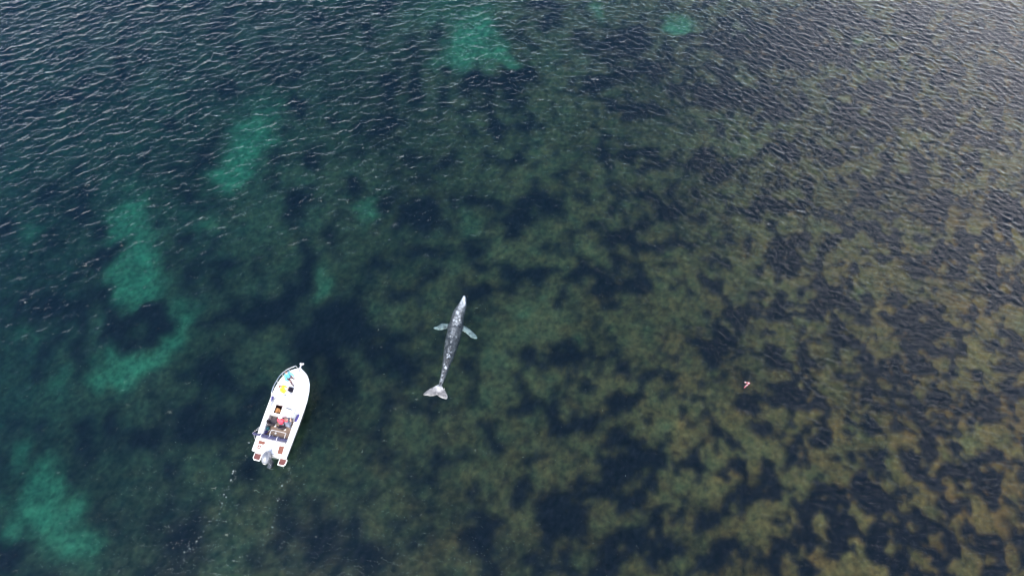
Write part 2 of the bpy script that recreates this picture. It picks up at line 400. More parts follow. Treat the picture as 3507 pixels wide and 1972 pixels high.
C3 = [(1450, 480, 160, 40), (1750, 430, 80, 30), (2250, 420, 150, 60), (1800, 740, 120, 50), (2200, 700, 150, 60), (850, 1000, 100, 60), (1700, 1050, 120, 40), (2400, 1250, 150, 70),
      (1200, 1250, 100, 40), (2450, 30, 100, 40), (2300, 170, 100, 40), (1500, 100, 120, 30), (500, 650, 120, 50)]
W2 = [(1200, 620, 350, 90), (2050, 330, 300, 90), (1250, 990, 180, 60), (700, 1230, 180, 60), (1250, 1200, 200, 60), (2300, 500, 200, 80), (300, 950, 200, 60), (2000, 1150, 200, 50),
      (2300, 1200, 200, 70), (1900, 650, 200, 60), (2200, 850, 200, 50), (1500, 50, 200, 40)]
C2 = [(950, 970, 160, 60), (1650, 980, 200, 50), (380, 1230, 120, 50), (1400, 1330, 150, 50), (900, 1130, 120, 50), (250, 450, 120, 40)]
weedf, clearf = blobs(WEED, 0.6), blobs([(850, 1080, 60, 90), (740, 1230, 70, 40), (790, 1180, 50, 40)], 0.6, wgt=1.7)
for lw, lc, o_, w_ in ((W2, C2, (859, 0), .75), (W3, C3, (1717, 0), .95), (W5, C5, (859, 483), .85), (W6, C6, (1717, 483), 1.0), (W7, C7, (859, 965), 1.0), (W8, C8, (1717, 965), 1.0)):
    blobs(lw, 0.6, o_, 1 / 3.0, w_, weedf); blobs(lc, 0.6, o_, 1 / 3.0, w_, clearf)
sand = blobs([(a_, b_, c_ * 0.9, d_ * 0.9, e_, f_) for a_, b_, c_, d_, e_, f_ in SAND], 0.8)
sand = blur(np.clip(sand * (1 + 0.22 * fractal(rb, BNY, BNX, BD, 1.5, 1.1)), 0, 1.1), 0.28)
# seaweed: clumps get smaller, denser and crisper towards the shallow right side
n_big = fractal(rb, BNY, BNX, BD, 7.0, 1.4, 0.7, R(15), 0.02)
n_sml = fractal(rb, BNY, BNX, BD, 2.2, 1.5, 0.8, R(-20), 0.02)
def band(lam, width, stretch=1.0, ang=0.0):
    c, s = math.cos(ang), math.sin(ang)
    def f(kx, ky):
        a, b = (kx * c + ky * s) * stretch, (-kx * s + ky * c)
        k = np.sqrt(a * a + b * b) + 1e-9
        return np.exp(-0.5 * (np.log(k * lam / (2 * np.pi)) / width) ** 2) / k
    return spectral(rb, BNY, BNX, BD, f)
n_blob = band(2.3, 0.60, 0.85, R(-15))
n_spk = band(1.3, 0.5, 0.85, R(-18))
n_str = band(4.6, 0.40, 0.6, R(12))
n_fine = fractal(rb, BNY, BNX, BD, 0.8, 0.9, 0.45, R(-22))
right = sstep(-20, 34, BX - 0.25 * (BY - 20))
nz = n_big * (1 - 0.75 * right) + n_sml * (0.35 + 0.75 * right)
nz = nz / nz.std()
field = nz * (0.30 - 0.10 * right) + n_blob * (0.16 + 0.34 * right) + n_str * (1 - right) * 0.34 + (1.55 - 0.15 * right) * weedf - 0.9 * clearf - 2.4 * sand - 0.26 + 0.10 * right + n_spk * (0.10 + 0.10 * right) + 0.25 * sstep(25, 50, BY) * sstep(0, 40, BX)
wraw = sstep(-0.38 + 0.18 * right, 0.55 - 0.20 * right, field + 0.27 * n_fine)
weed = blur(wraw, 0.28) * (1 - right) + blur(wraw, 0.10) * right
weed = np.where(sand > 0.45, weed * 0.5, weed)

def bed_colors():
    tone = fractal(rb, BNY, BNX, BD, 9.0, 1.3)[..., None]
    mott = fractal(rb, BNY, BNX, BD, 0.9, 0.8)[..., None]
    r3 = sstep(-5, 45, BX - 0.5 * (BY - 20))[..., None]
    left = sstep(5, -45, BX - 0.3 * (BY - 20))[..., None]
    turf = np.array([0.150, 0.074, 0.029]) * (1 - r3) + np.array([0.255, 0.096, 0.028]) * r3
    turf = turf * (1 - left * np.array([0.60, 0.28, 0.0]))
    turf = turf * (1 + 0.18 * tone + 0.14 * mott)
    hue = fractal(rb, BNY, BNX, BD, 2.5, 1.0)[..., None]
    turf = turf * (1 + 0.09 * hue * np.array([1.0, 0.1, -0.3]))
    sandc = np.array([0.145, 0.245, 0.12]) * (1 + 0.05 * mott)
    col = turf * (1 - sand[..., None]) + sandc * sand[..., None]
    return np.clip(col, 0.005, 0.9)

BEDC = bed_colors()

def vcol_material(name, rough, nscale, namp, attr='col'):
    m = bpy.data.materials.new(name)
    m.use_nodes = True
    n, l = m.node_tree.nodes, m.node_tree.links
    b = n['Principled BSDF']
    b.inputs['Roughness'].default_value = rough
    b.inputs['Specular IOR Level'].default_value = 0.1
    a = n.new('ShaderNodeAttribute'); a.attribute_name = attr
    tc = n.new('ShaderNodeTexCoord')
    t = n.new('ShaderNodeTexNoise'); t.inputs['Scale'].default_value = nscale; t.inputs['Detail'].default_value = 4
    l.new(tc.outputs['Object'], t.inputs['Vector'])
    mr = n.new('ShaderNodeMapRange'); mr.inputs['From Min'].default_value = 0.3; mr.inputs['From Max'].default_value = 0.7
    mr.inputs['To Min'].default_value = 1 - namp; mr.inputs['To Max'].default_value = 1 + namp
    l.new(t.outputs['Fac'], mr.inputs['Value'])
    v = n.new('ShaderNodeVectorMath'); v.operation = 'SCALE'
    l.new(a.outputs['Color'], v.inputs[0]); l.new(mr.outputs[0], v.inputs['Scale'])
    l.new(v.outputs[0], b.inputs['Base Color'])
    return m

def add_color(me, col):
    at_ = me.color_attributes.new('col', 'FLOAT_COLOR', 'POINT')
    c4 = np.ones((len(me.vertices), 4), np.float32)
    c4[:len(col), :3] = col
    if len(col) < len(c4):
        c4[len(col):, :3] = col.mean(0)
    at_.data.foreach_set('color', c4.ravel())

bz = -depth + 0.10 * fractal(rb, BNY, BNX, BD, 4.0, 1.3)
bco = np.stack([BX, BY, bz], -1).reshape(-1, 3)
def ring_quads(base, nyv, nxv):
    i = np.arange(nyv * nxv).reshape(nyv, nxv)
    return np.array([[base, base + 1, i[0, -1], i[0, 0]], [base + 1, base + 2, i[-1, -1], i[0, -1]],
                     [base + 2, base + 3, i[-1, 0], i[-1, -1]], [base + 3, base, i[0, 0], i[-1, 0]]])
bed = grid_mesh('seabed', bco, BNY, BNX,
                np.array([[-3900, -3900, -9], [3900, -3900, -9], [3900, 3900, -9], [-3900, 3900, -9]], float), ring_quads(BNX * BNY, BNY, BNX))
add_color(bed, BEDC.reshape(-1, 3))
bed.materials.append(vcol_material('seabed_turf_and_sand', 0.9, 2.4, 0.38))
seabed = bpy.data.objects.new('seabed', bed)
C.objects.link(seabed)
seabed['kind'] = 'structure'
seabed['label'] = 'shallow seabed of olive turf with pale sand patches'

# a canopy of dark weed above the turf, thin and ragged at its edges
tuft = np.abs(n_fine) * 0.10
wz = bz + 0.005 + 0.16 * weed + 0.6 * tuft * weed
wcol = np.array([0.012, 0.007, 0.010]) * (1 + 0.35 * np.clip(n_fine, -2, 2))[..., None]
wcol = wcol * weed[..., None] + BEDC * (1 - weed[..., None])
wm_ = weed[:-1, :-1]
weed_me = grid_mesh('seaweed', np.stack([BX, BY, wz], -1).reshape(-1, 3), BNY, BNX, keep=wm_ > 0.01)
used = np.unique(np.stack([np.arange(BNX * BNY).reshape(BNY, BNX)[:-1, :-1][wm_ > 0.01], np.arange(BNX * BNY).reshape(BNY, BNX)[:-1, 1:][wm_ > 0.01],
                           np.arange(BNX * BNY).reshape(BNY, BNX)[1:, 1:][wm_ > 0.01], np.arange(BNX * BNY).reshape(BNY, BNX)[1:, :-1][wm_ > 0.01]]))
add_color(weed_me, np.clip(wcol.reshape(-1, 3)[used], 0.004, 1))
weed_me.materials.append(vcol_material('dark_seaweed', 0.9, 2.4, 0.38))
weed_o = bpy.data.objects.new('seaweed', weed_me)
C.objects.link(weed_o)
weed_o['kind'] = 'stuff'
weed_o['label'] = 'dark seaweed beds covering the seabed in ragged patches'
weed_o['category'] = 'seaweed'

# ------------------------------------------------------------------ mesh building helpers
class MB:
    """Collects simple shapes in one mesh."""
    def __init__(self):
        self.bm = bmesh.new()

    def box(self, c, s, rz=0.0, rx=0.0, bev=0.0, taper=1.0):
        M = Matrix.Translation(c) @ Matrix.Rotation(rz, 4, 'Z') @ Matrix.Rotation(rx, 4, 'X')
        r = bmesh.ops.create_cube(self.bm, size=1.0)
        vs_ = r['verts']
        for v in vs_:
            k = taper if v.co.z > 0 else 1.0
            v.co = Vector((v.co.x * s[0] * k, v.co.y * s[1] * k, v.co.z * s[2]))
        if bev:
            es = list({e for v in vs_ for e in v.link_edges})
            o = bmesh.ops.bevel(self.bm, geom=es, offset=bev, segments=2, affect='EDGES', profile=0.5)
            vs_ = list({v for f in o['faces'] for v in f.verts} | {v for v in vs_ if v.is_valid})
        bmesh.ops.transform(self.bm, matrix=M, verts=vs_)
        return self

    def loft(self, secs, closed=True, caps=True):
        """secs: list of equal-length rings of points."""
        rings = [[self.bm.verts.new(p) for p in s] for s in secs]
        n = len(rings[0])
        for a, b in zip(rings, rings[1:]):
            for i in range(n if closed else n - 1):
                j = (i + 1) % n
                self.bm.faces.new((a[i], a[j], b[j], b[i]))
        if caps and closed:
            self.bm.faces.new(rings[0][::-1]); self.bm.faces.new(rings[-1])
        return self

    def tube(self, pts, r, n=8, close=False):
        pts = [Vector(p) for p in pts]
        rr = r if isinstance(r, (list, tuple)) else [r] * len(pts)
        secs = []
        up = Vector((0.13, 0.21, 0.97))
        for i, p in enumerate(pts):
            d = (pts[min(i + 1, len(pts) - 1)] - pts[max(i - 1, 0)]).normalized()
            a = d.cross(up)
            if a.length < 0.15:
                a = d.cross(Vector((1, 0, 0)))
            a.normalize()
            b = d.cross(a).normalized()
            secs.append([p + (a * math.cos(t) + b * math.sin(t)) * rr[i] for t in [2 * math.pi * k / n for k in range(n)]])
        return self.loft(secs)

    def prism(self, poly, z0, z1):
        lo = [self.bm.verts.new((x, y, z0)) for x, y in poly]
        hi = [self.bm.verts.new((x, y, z1)) for x, y in poly]
        self.bm.faces.new(lo[::-1]); self.bm.faces.new(hi)
        n = len(poly)
        for i in range(n):
            self.bm.faces.new((lo[i], lo[(i + 1) % n], hi[(i + 1) % n], hi[i]))
        return self

    def disc(self, c, r, h, n=16):
        return self.prism([(c[0] + r * math.cos(2 * math.pi * k / n), c[1] + r * math.sin(2 * math.pi * k / n)) for k in range(n)], c[2], c[2] + h)

    def ball(self, c, s, seg=12, rz=0.0):
        r = bmesh.ops.create_uvsphere(self.bm, u_segments=seg, v_segments=max(6, seg // 2), radius=1.0)
        bmesh.ops.transform(self.bm, matrix=Matrix.Translation(c) @ Matrix.Rotation(rz, 4, 'Z') @ Matrix.Diagonal((*s, 1)), verts=r['verts'])
        return self

    def build(self, name, m, parent=None, smooth=True, bevel=0.0):
        bmesh.ops.recalc_face_normals(self.bm, faces=self.bm.faces)
        me = bpy.data.meshes.new(name)
        self.bm.to_mesh(me); self.bm.free()
        if smooth:
            me.polygons.foreach_set('use_smooth', [True] * len(me.polygons))
            me.set_sharp_from_angle(angle=R(38))
        o = bpy.data.objects.new(name, me)
        C.objects.link(o)
        me.materials.append(m)
        o.parent = parent
        if bevel:
            b = o.modifiers.new('edge', 'BEVEL'); b.width = bevel; b.segments = 2; b.limit_method = 'ANGLE'
        return o

def tag(o, label, cat, group=None):
    o['label'] = label; o['category'] = cat
    if group: o['group'] = group
    return o

def empty(name, loc, rz=0.0):
    o = bpy.data.objects.new(name, None)
    C.objects.link(o)
    o.location = loc; o.rotation_euler = (0, 0, rz)
    o.empty_display_size = 0.2
    return o

def smoothpath(pts, k=4):
    """Catmull-Rom through pts."""
    P = [Vector(p) for p in pts]
    P = [P[0] * 2 - P[1]] + P + [P[-1] * 2 - P[-2]]
    out = []
    for i in range(1, len(P) - 2):
        a, b, c, d = P[i - 1:i + 3]
        for j in range(k):
            t = j / k
            out.append(0.5 * ((2 * b) + (c - a) * t + (2 * a - 5 * b + 4 * c - d) * t * t + (3 * b - a - 3 * c + d) * t ** 3))
    return out + [P[-2]]

Hflat = H_
def wave_z(x, y):
    i = int(np.clip((x - X0) / GD, 0, NX - 1)); j = int(np.clip((y - Y0) / GD, 0, NY - 1))
    return float(Hflat[j, i])

WHITE = mat('white_gelcoat', (0.83, 0.81, 0.78), 0.25, noise=0.03, scale=3)
WHITE_ROUGH = mat('white_nonskid', (0.82, 0.80, 0.77), 0.6, noise=0.05, scale=9, bump=0.15)
BLACK = mat('black_rubber', (0.02, 0.02, 0.022), 0.5)
SMOKED = mat('smoked_acrylic', (0.018, 0.012, 0.014), 0.15, noise=0.3, scale=5)
STEEL = mat('polished_steel', (0.72, 0.70, 0.70), 0.25, 0.9)
ALU = mat('grey_aluminium', (0.42, 0.42, 0.44), 0.4, 0.7)
TEAK = mat('teak', (0.17, 0.058, 0.034), 0.6, noise=0.25, scale=14)
TEAK_WET = mat('dark_wet_teak', (0.10, 0.030, 0.026), 0.45, noise=0.3, scale=16)
CARPET = mat('brown_cockpit_carpet', (0.27, 0.19, 0.14), 0.9, noise=0.12, scale=22, bump=0.2)
SEATM = mat('brown_grey_vinyl', (0.075, 0.06, 0.06), 0.55, noise=0.15, scale=10)
GREYV = mat('grey_vinyl', (0.20, 0.19, 0.21), 0.6, noise=0.12, scale=9)
NAVY = mat('navy_canvas', (0.020, 0.020, 0.058), 0.8, noise=0.3, scale=9, bump=0.4)
FENDM = mat('violet_blue_fender', (0.045, 0.036, 0.15), 0.5, noise=0.2, scale=8)
SILVER = mat('silver_cowling', (0.15, 0.155, 0.17), 0.35, 0.3, noise=0.06, scale=4)
DARKGREY = mat('dark_grey_plastic', (0.06, 0.06, 0.065), 0.5)
WOOD = mat('varnished_wood', (0.42, 0.20, 0.07), 0.4, noise=0.18, scale=10)
INTERIOR = mat('maroon_cabin_lining', (0.045, 0.012, 0.014), 0.8, noise=0.2, scale=8)
def glass_mat():
    m = bpy.data.materials.new('windscreen_glass'); m.use_nodes = True
    n, l = m.node_tree.nodes, m.node_tree.links
    n.clear()
    o = n.new('ShaderNodeOutputMaterial'); mx = n.new('ShaderNodeMixShader'); t = n.new('ShaderNodeBsdfTransparent'); g = n.new('ShaderNodeBsdfGlossy')
    f = n.new('ShaderNodeFresnel'); f.inputs['IOR'].default_value = 1.45
    t.inputs['Color'].default_value = (0.90, 0.92, 0.92, 1); g.inputs['Roughness'].default_value = 0.02
    l.new(f.outputs[0], mx.inputs[0]); l.new(t.outputs[0], mx.inputs[1]); l.new(g.outputs[0], mx.inputs[2]); l.new(mx.outputs[0], o.inputs[0])
    return m
GLASS = glass_mat()

# ------------------------------------------------------------------ the motorboat (own axes: x starboard, y forward, z up from the waterline)
HEAD = R(-11.8)
boat = empty('motorboat', (-16.05, 11.54, 0.0), HEAD)
tag(boat, 'white open motorboat with silver outboard, blue rolled canvas and four people aboard', 'motorboat')
BM = boat.matrix_basis.copy()
BM = Matrix.Translation((-16.05, 11.54, 0.0)) @ Matrix.Rotation(HEAD, 4, 'Z')
def aboard(p):
    return BM @ Vector(p)

YB = [0, 1.1, 2.2, 3.3, 3.9, 4.57, 5.1, 5.5, 5.78, 5.93, 6.0]
XB = [1.19, 1.22, 1.25, 1.255, 1.25, 1.16, 1.02, 0.79, 0.50, 0.24, 0.03]
ZB = [0.80, 0.84, 0.89, 0.95, 0.99, 1.04, 1.09, 1.13, 1.155, 1.17, 1.175]
def beam(y): return float(np.interp(y, YB, XB))
def sheer(y): return float(np.interp(y, YB, ZB))
ST = sorted(set([0, .3, .6, .85, 1.2, 1.6, 2.0, 2.4, 2.55, 2.8, 3.1, 3.25, 3.5, 3.8] + list(np.linspace(4.0, 5.6, 10)) + [5.7, 5.8, 5.88, 5.95, 6.0]))

m = MB()
secs = []
for y in ST:
    b, z = beam(y), sheer(y)
    f = max(0.0, (y - 3.2) / 2.8)                       # 0 amidships, 1 at the stem
    cb = b * (0.86 - 0.32 * f)                          # chine half-beam
    cz = 0.06 + 0.38 * f ** 1.6
    kz = -0.42 + 0.75 * f ** 2.2
    yk = y - 0.42 * f ** 2                              # the stem rakes aft below
    half = [(b, y, z), (b + 0.012, y, z - 0.06), (b - 0.01, y, z - 0.11), (b * 0.42 + cb * 0.58, y - 0.12 * f, z * 0.50 + cz * 0.50), (cb, y - 0.25 * f, cz), (cb * 0.5, yk + .1 * f, (cz + kz) * .5 - 0.02)]
    secs.append([Vector(p) for p in half] + [Vector((0, yk, kz))] + [Vector((-p[0], p[1], p[2])) for p in half[::-1]])
m.loft(secs, closed=False)
m.bm.verts.ensure_lookup_table()
nn = len(secs[0])
m.bm.faces.new(list(m.bm.verts)[:nn])
hull = m.build('hull', WHITE, boat)
hull.data.materials.append(mat('bottom_paint_and_side_shade', (0.006, 0.010, 0.008), 0.6))
for f_ in hull.data.polygons:
    if f_.center.z < 0.62 + 0.03 * f_.center.y and f_.center.y > 0.01: f_.material_index = 1  # bottom paint, carried up the topsides as painted shade of the hull side
# rubbing strake
m = MB()
edge_pts = [(beam(y) + 0.012, y, sheer(y) - 0.05) for y in np.linspace(0, 5.9, 36)] + [(0.03, 6.02, 1.13)]
m.tube(edge_pts, 0.022, 6); m.tube([(-x, y, z) for x, y, z in edge_pts], 0.022, 6)
m.build('rubbing_strake', mat('grey_strake', (0.45, 0.45, 0.46), 0.5), boat)

# deck: one skin from stem to transom with the cockpit and the companionway left open
INN = 0.92
CO_Y0, CO_Y1 = 0.85, 2.55
CW = (-0.62, -0.13, 2.62, 3.22)                         # companionway opening
xs_f = [-1, -0.97, -0.93, -0.84]
def deck_z(x, y):
    b = max(beam(y), 0.03)
    z = sheer(y) + 0.012 + 0.05 * (1 - min(1, abs(x) / b) ** 2)
    t = sstep(2.4, 2.62, y) * (1 - sstep(4.6, 5.5, y)) * (1 - sstep(0.62 * b, 0.80 * b, abs(x)))
    return float(z + 0.17 * t)
ys = sorted(set([0, .04, .2, .4, .6, .8, CO_Y0, 1.0, 1.3, 1.6, 1.9, 2.2, 2.4, CO_Y1, CW[2], 2.8, 3.0, CW[3], 3.4, 3.6, 3.8, 4.0, 4.2, 4.4, 4.6, 4.8, 5.0, 5.2, 5.4, 5.6, 5.7, 5.8, 5.88, 5.95, 6.0]))
cols = [-1.25, -1.2, -1.1, -1.0, -INN, -0.8, CW[0], -0.45, -0.3, CW[1], 0, .15, .3, .45, .62, .8, INN, 1.0, 1.1, 1.2, 1.25]
m = MB()
rows = []
for y in ys:
    k = beam(y) / 1.25
    row = []
    for c in cols:
        x = c if abs(c) <= INN and y <= 3.3 else (math.copysign(INN + (abs(c) - INN) * (beam(y) - INN) / (1.25 - INN), c) if y <= 3.3 else c * k)
        row.append(m.bm.verts.new((x, y, deck_z(x, y))))
    rows.append(row)
for j in range(len(ys) - 1):
    yc = (ys[j] + ys[j + 1]) / 2
    for i in range(len(cols) - 1):
        xc = (cols[i] + cols[i + 1]) / 2
        if CO_Y0 < yc < CO_Y1 and abs(xc) < INN: continue
        if CW[2] < yc < CW[3] and CW[0] < xc < CW[1]: continue
        m.bm.faces.new((rows[j][i], rows[j][i + 1], rows[j + 1][i + 1], rows[j + 1][i]))
m.build('deck', WHITE_ROUGH, boat)
# cockpit lining and sole
m = MB()
zt = lambda x, y: deck_z(x, y) - 0.001
SOLE = 0.28
lip = [(-INN, CO_Y0), (INN, CO_Y0), (INN, 1.3), (INN, 1.9), (INN, CO_Y1), (-INN, CO_Y1), (-INN, 1.9), (-INN, 1.3)]
m.loft([[Vector((x, y, zt(x, y))) for x, y in lip], [Vector((x * 1.0, y, 0.62)) for x, y in lip], [Vector((x * 1.04, y, SOLE - 0.01)) for x, y in lip]], caps=False)
m.build('cockpit_lining', WHITE, boat)
m = MB(); m.prism([(-0.97, 0.80), (0.97, 0.80), (0.97, 2.60), (-0.97, 2.60)], SOLE - 0.04, SOLE)
m.build('cockpit_sole', CARPET, boat)
# coaming cap around the cockpit
for sx in (-1, 1):
    MB().tube(smoothpath([(sx * INN, y, deck_z(sx * INN, y) + 0.01) for y in (0.87, 1.3, 1.9, 2.5)], 2), 0.022, 6).build('coaming', WHITE, boat)
# companionway well
m = MB()
cwr = [(CW[0], CW[2]), (CW[1], CW[2]), (CW[1], CW[3]), (CW[0], CW[3])]
m.loft([[Vector((x, y, zt(x, y))) for x, y in cwr], [Vector((x, y, 0.30)) for x, y in cwr]], caps=False)
f = m.bm.faces.new([v for v in list(m.bm.verts)[4:8]])
cw_o = m.build('companionway', INTERIOR, boat, smooth=False)
m = MB(); m.prism([(CW[0] + .02, 2.64), (-0.30, 2.64), (-0.26, 2.92), (-0.44, 3.08), (CW[0] + .02, 3.08)], 0.45, 0.92)
m.prism([(CW[0] + .02, 2.66), (-0.43, 2.66), (-0.43, 3.03), (CW[0] + .02, 3.06)], 0.92, 0.98)
m.build('locker', WOOD, boat, bevel=0.01)
m = MB(); m.tube(smoothpath([(CW[0] - .01, 2.64, 1.0), (-0.36, 2.585, 1.09), (CW[1] + .01, 2.62, 1.09)], 4), 0.018, 6)
m.build('companionway_trim', ALU, boat)

# helm console
m = MB()
m.loft([[Vector(p) for p in ((0.02, 2.56, SOLE), (0.86, 2.56, SOLE), (0.86, 2.56, 1.10), (0.02, 2.56, 1.10))],
        [Vector(p) for p in ((0.02, 2.50, SOLE), (0.84, 2.50, SOLE), (0.84, 2.48, 1.02), (0.02, 2.48, 1.02))]])
m.box((0.42, 2.86, 1.17), (0.80, 0.42, 0.10), bev=0.03)
con = m.build('helm_console', WHITE, boat)
m = MB()
m.tube(smoothpath([(0.06, 3.06, 1.23), (0.25, 3.075, 1.25), (0.45, 3.055, 1.25), (0.64, 3.00, 1.23)], 4), [0.008, 0.018, 0.026, 0.03, 0.032, 0.034, 0.034, 0.034, 0.034, 0.03, 0.024, 0.016, 0.008], 8)
m.build('dash_strip', DARKGREY, con)  # dark curved strip across the dash
for x, y in ((0.06, 2.80), (0.30, 2.78), (0.38, 2.74)):
    MB().disc((x, y, 1.221), 0.016, 0.01, 8).build('switch', BLACK, con)
m = MB()
ring = [(0.30 + 0.17 * math.cos(t), 2.44 + 0.09 * math.sin(t), 1.02 + 0.15 * math.sin(t)) for t in np.linspace(0, 2 * math.pi, 25)]
m.tube(ring, 0.014, 6)
for t in (0.5, 2.6, 4.7):
    m.tube([(0.30, 2.46, 1.02), (0.30 + 0.17 * math.cos(t), 2.44 + 0.09 * math.sin(t), 1.02 + 0.15 * math.sin(t))], 0.012, 6)
m.build('steering_wheel', STEEL, boat)

# windscreen
top = smoothpath([(-0.88, 2.70, 1.34), (-0.88, 3.20, 1.44), (-0.80, 3.47, 1.49), (-0.50, 3.58, 1.50), (0, 3.62, 1.50), (0.50, 3.58, 1.50), (0.80, 3.47, 1.49), (0.88, 3.20, 1.44), (0.88, 2.70, 1.34)], 4)
base = []
for p in top:
    d = Vector((p.x * 0.06, 0.20 * sstep(2.9, 3.5, p.y), 0))
    q = p + d
    base.append(Vector((q.x, q.y, deck_z(q.x, q.y) + 0.003)))
m = MB(); m.loft([base, top], closed=False)
ws = m.build('windscreen', GLASS, boat)
m = MB(); m.tube(top, 0.016, 6); m.build('frame', DARKGREY, ws)
for i in (8, 16, 24):
    MB().tube([base[i], top[i]], 0.012, 6).build('mullion', ALU, ws)
m = MB(); m.tube([(-0.16, 3.63, 1.42), (0.02, 3.60, 1.50), (0.2, 3.66, 1.42)], 0.012, 5); m.build('wiper', DARKGREY, ws)

# foredeck hatch
m = MB(); m.prism([(-0.22, 4.20), (0.20, 4.20), (0.20, 4.58), (-0.22, 4.58)], 1.0, deck_z(0, 4.4) + 0.03)
hh = m.build('deck_hatch', SMOKED, boat, bevel=0.02)
for x, y in ((-0.13, 4.22), (-0.15, 4.55), (0.12, 4.55)):
    MB().box((x, y, deck_z(0, 4.4) + 0.036), (0.075, 0.04, 0.02), bev=0.006).build('hatch_hinge', STEEL, hh)

# bow rails
def rail(sx):
    ty = [3.72, 3.95, 4.3, 4.7, 5.1, 5.45, 5.72, 5.9, 5.99]
    tz = [1.02, 1.26, 1.45, 1.50, 1.53, 1.56, 1.58, 1.60, 1.60]
    tx = [max(0.16, beam(y) - 0.035) for y in ty]
    tx[-1] = 0.17
    P = smoothpath([(sx * x, y, z) for x, y, z in zip(tx, ty, tz)], 4) + [Vector((sx * 0.13, 6.0, 1.57)), Vector((sx * 0.12, 5.98, 1.2))]
    mm = MB(); mm.tube(P, 0.019, 8)
    o = mm.build('bow_rail', STEEL, boat)
    for y in (4.25, 4.72, 5.25, 5.68):
        x = beam(y) - 0.035
        mm = MB(); mm.tube([(sx * (x - 0.03), y, sheer(y)), (sx * x, y, float(np.interp(y, ty, tz)))], 0.013, 6)
        mm.build('stanchion', STEEL, o)
rail(-1); rail(1)
# bow roller
m = MB()
m.box((0.05, 5.98, 1.215), (0.13, 0.60, 0.03), bev=0.008)
m.tube([(0.0, 6.26, 1.23), (0.10, 6.26, 1.23)], 0.04, 10)
m.build('bow_roller', STEEL, boat)

# helm seats
def seat(x, y, rz):
    M = Matrix.Translation((x, y, SOLE)) @ Matrix.Rotation(rz, 4, 'Z')
    mm = MB(); mm.disc((0, 0, 0), 0.11, 0.02); mm.tube([(0, 0, 0), (0, 0, 0.42)], 0.04, 10)
    mm.bm.transform(M); p = mm.build('seat_pedestal', ALU, boat)
    mm = MB(); mm.box((0, 0.03, 0.48), (0.46, 0.44, 0.12), bev=0.045)
    mm.bm.transform(M); s = mm.build('helm_seat', SEATM, boat)
    mm = MB()
    prof = []
    for t in np.linspace(-1.35, 1.35, 11):
        c = (0.25 * math.sin(t), -0.02 - 0.22 * math.cos(t))
        o = (0.31 * math.sin(t), -0.02 - 0.29 * math.cos(t))
        h = 0.30 + 0.16 * math.cos(t)
        prof.append([Vector((c[0], c[1], 0.44)), Vector((o[0], o[1], 0.42)), Vector((o[0] * 1.05, o[1] - 0.05, 0.44 + h)), Vector((c[0] * 1.05, c[1] - 0.04, 0.45 + h))])
    mm.loft(prof)
    mm.bm.transform(M); mm.build('backrest', mat('dark_seat_shell', (0.03, 0.022, 0.024), 0.5, noise=0.2, scale=8), s, bevel=0.015)
seat(-0.56, 2.13, R(-24)); seat(0.16, 2.02, R(6))

# table sockets in the sole, stern bench, tube frame of the stern rail
for x, y, r in ((-0.52, 1.98, 0.075), (0.235, 1.89, 0.075), (-0.30, 1.51, 0.075), (-0.44, 1.30, 0.04)):
    MB().disc((x, y, SOLE), r, 0.012, 18).build('table_socket', WHITE, boat, bevel=0.003)
m = MB(); m.box((-0.02, 1.02, 0.55), (1.78, 0.34, 0.10), bev=0.03); bench = m.build('stern_bench', GREYV, boat)
m = MB(); m.box((-0.02, 0.90, 0.78), (1.76, 0.09, 0.34), bev=0.03); m.build('backrest', GREYV, bench)
m = MB(); m.box((-0.02, 1.03, 0.39), (1.74, 0.30, 0.215)); m.build('bench_locker', WHITE, bench)
m = MB(); m.tube([(-0.49, 1.22, 0.66), (-0.49, 1.30, 0.70), (-0.48, 1.56, 0.72), (-0.45, 1.59, 0.72), (0.53, 1.57, 0.72), (0.56, 1.53, 0.72), (0.56, 1.30, 0.70), (0.56, 1.22, 0.66)], 0.017, 8)
m.tube([(-0.47, 1.57, 0.72), (-0.47, 1.57, SOLE)], 0.014, 6); m.tube([(0.55, 1.56, 0.72), (0.55, 1.56, SOLE)], 0.014, 6)
m.build('table_frame', WHITE, boat)

# rolled bimini on its frame
bz_ = 1.74
rs = random.Random(4)
pts, rad = [], []
for i in range(33):
    x = -1.17 + 2.34 * i / 32
    pts.append((x, 0.90 + 0.02 * math.sin(i * 1.1), bz_ - 0.05 * abs(x / 1.17) ** 3 + 0.012 * math.sin(i * 2.1)))
    rad.append((0.10 + 0.018 * math.sin(i * 0.9) + rs.uniform(-.012, .012)) * (0.75 + 0.25 * min(1, 4 * min(i, 32 - i) / 32)))
bim = MB().tube(pts, rad, 10).build('bimini_cover', NAVY, boat)
for x in (-0.55, 0.02, 0.55):
    mm = MB(); mm.tube([(x + 0.12 * math.cos(t) * 0.1, 0.90 + 0.125 * math.cos(t), bz_ + 0.125 * math.sin(t)) for t in np.linspace(0, 2 * math.pi, 17)], 0.012, 5)
    mm.build('strap', WHITE, bim)
for yb, dz in ((1.66, 0.0), (1.46, -0.05)):
    P = [(-1.20, yb, sheer(yb) + 0.02), (-1.21, 1.15, 1.45 + dz), (-1.19, 0.95, bz_ - 0.06 + dz), (-1.1, 0.91, bz_ + dz * .5), (0, 0.90, bz_ + 0.02), (1.1, 0.91, bz_ + dz * .5), (1.19, 0.95, bz_ - 0.06 + dz), (1.21, 1.15, 1.45 + dz), (1.20, yb, sheer(yb) + 0.02)]
    MB().tube(smoothpath(P, 3), 0.016, 6).build('bimini_frame', STEEL, boat)
for sx in (-1, 1):
    MB().tube([(sx * 1.19, 0.97, bz_ - .06), (sx * 1.10, 0.55, sheer(.5) + .02)], 0.014, 6).build('bimini_strut', STEEL, boat)

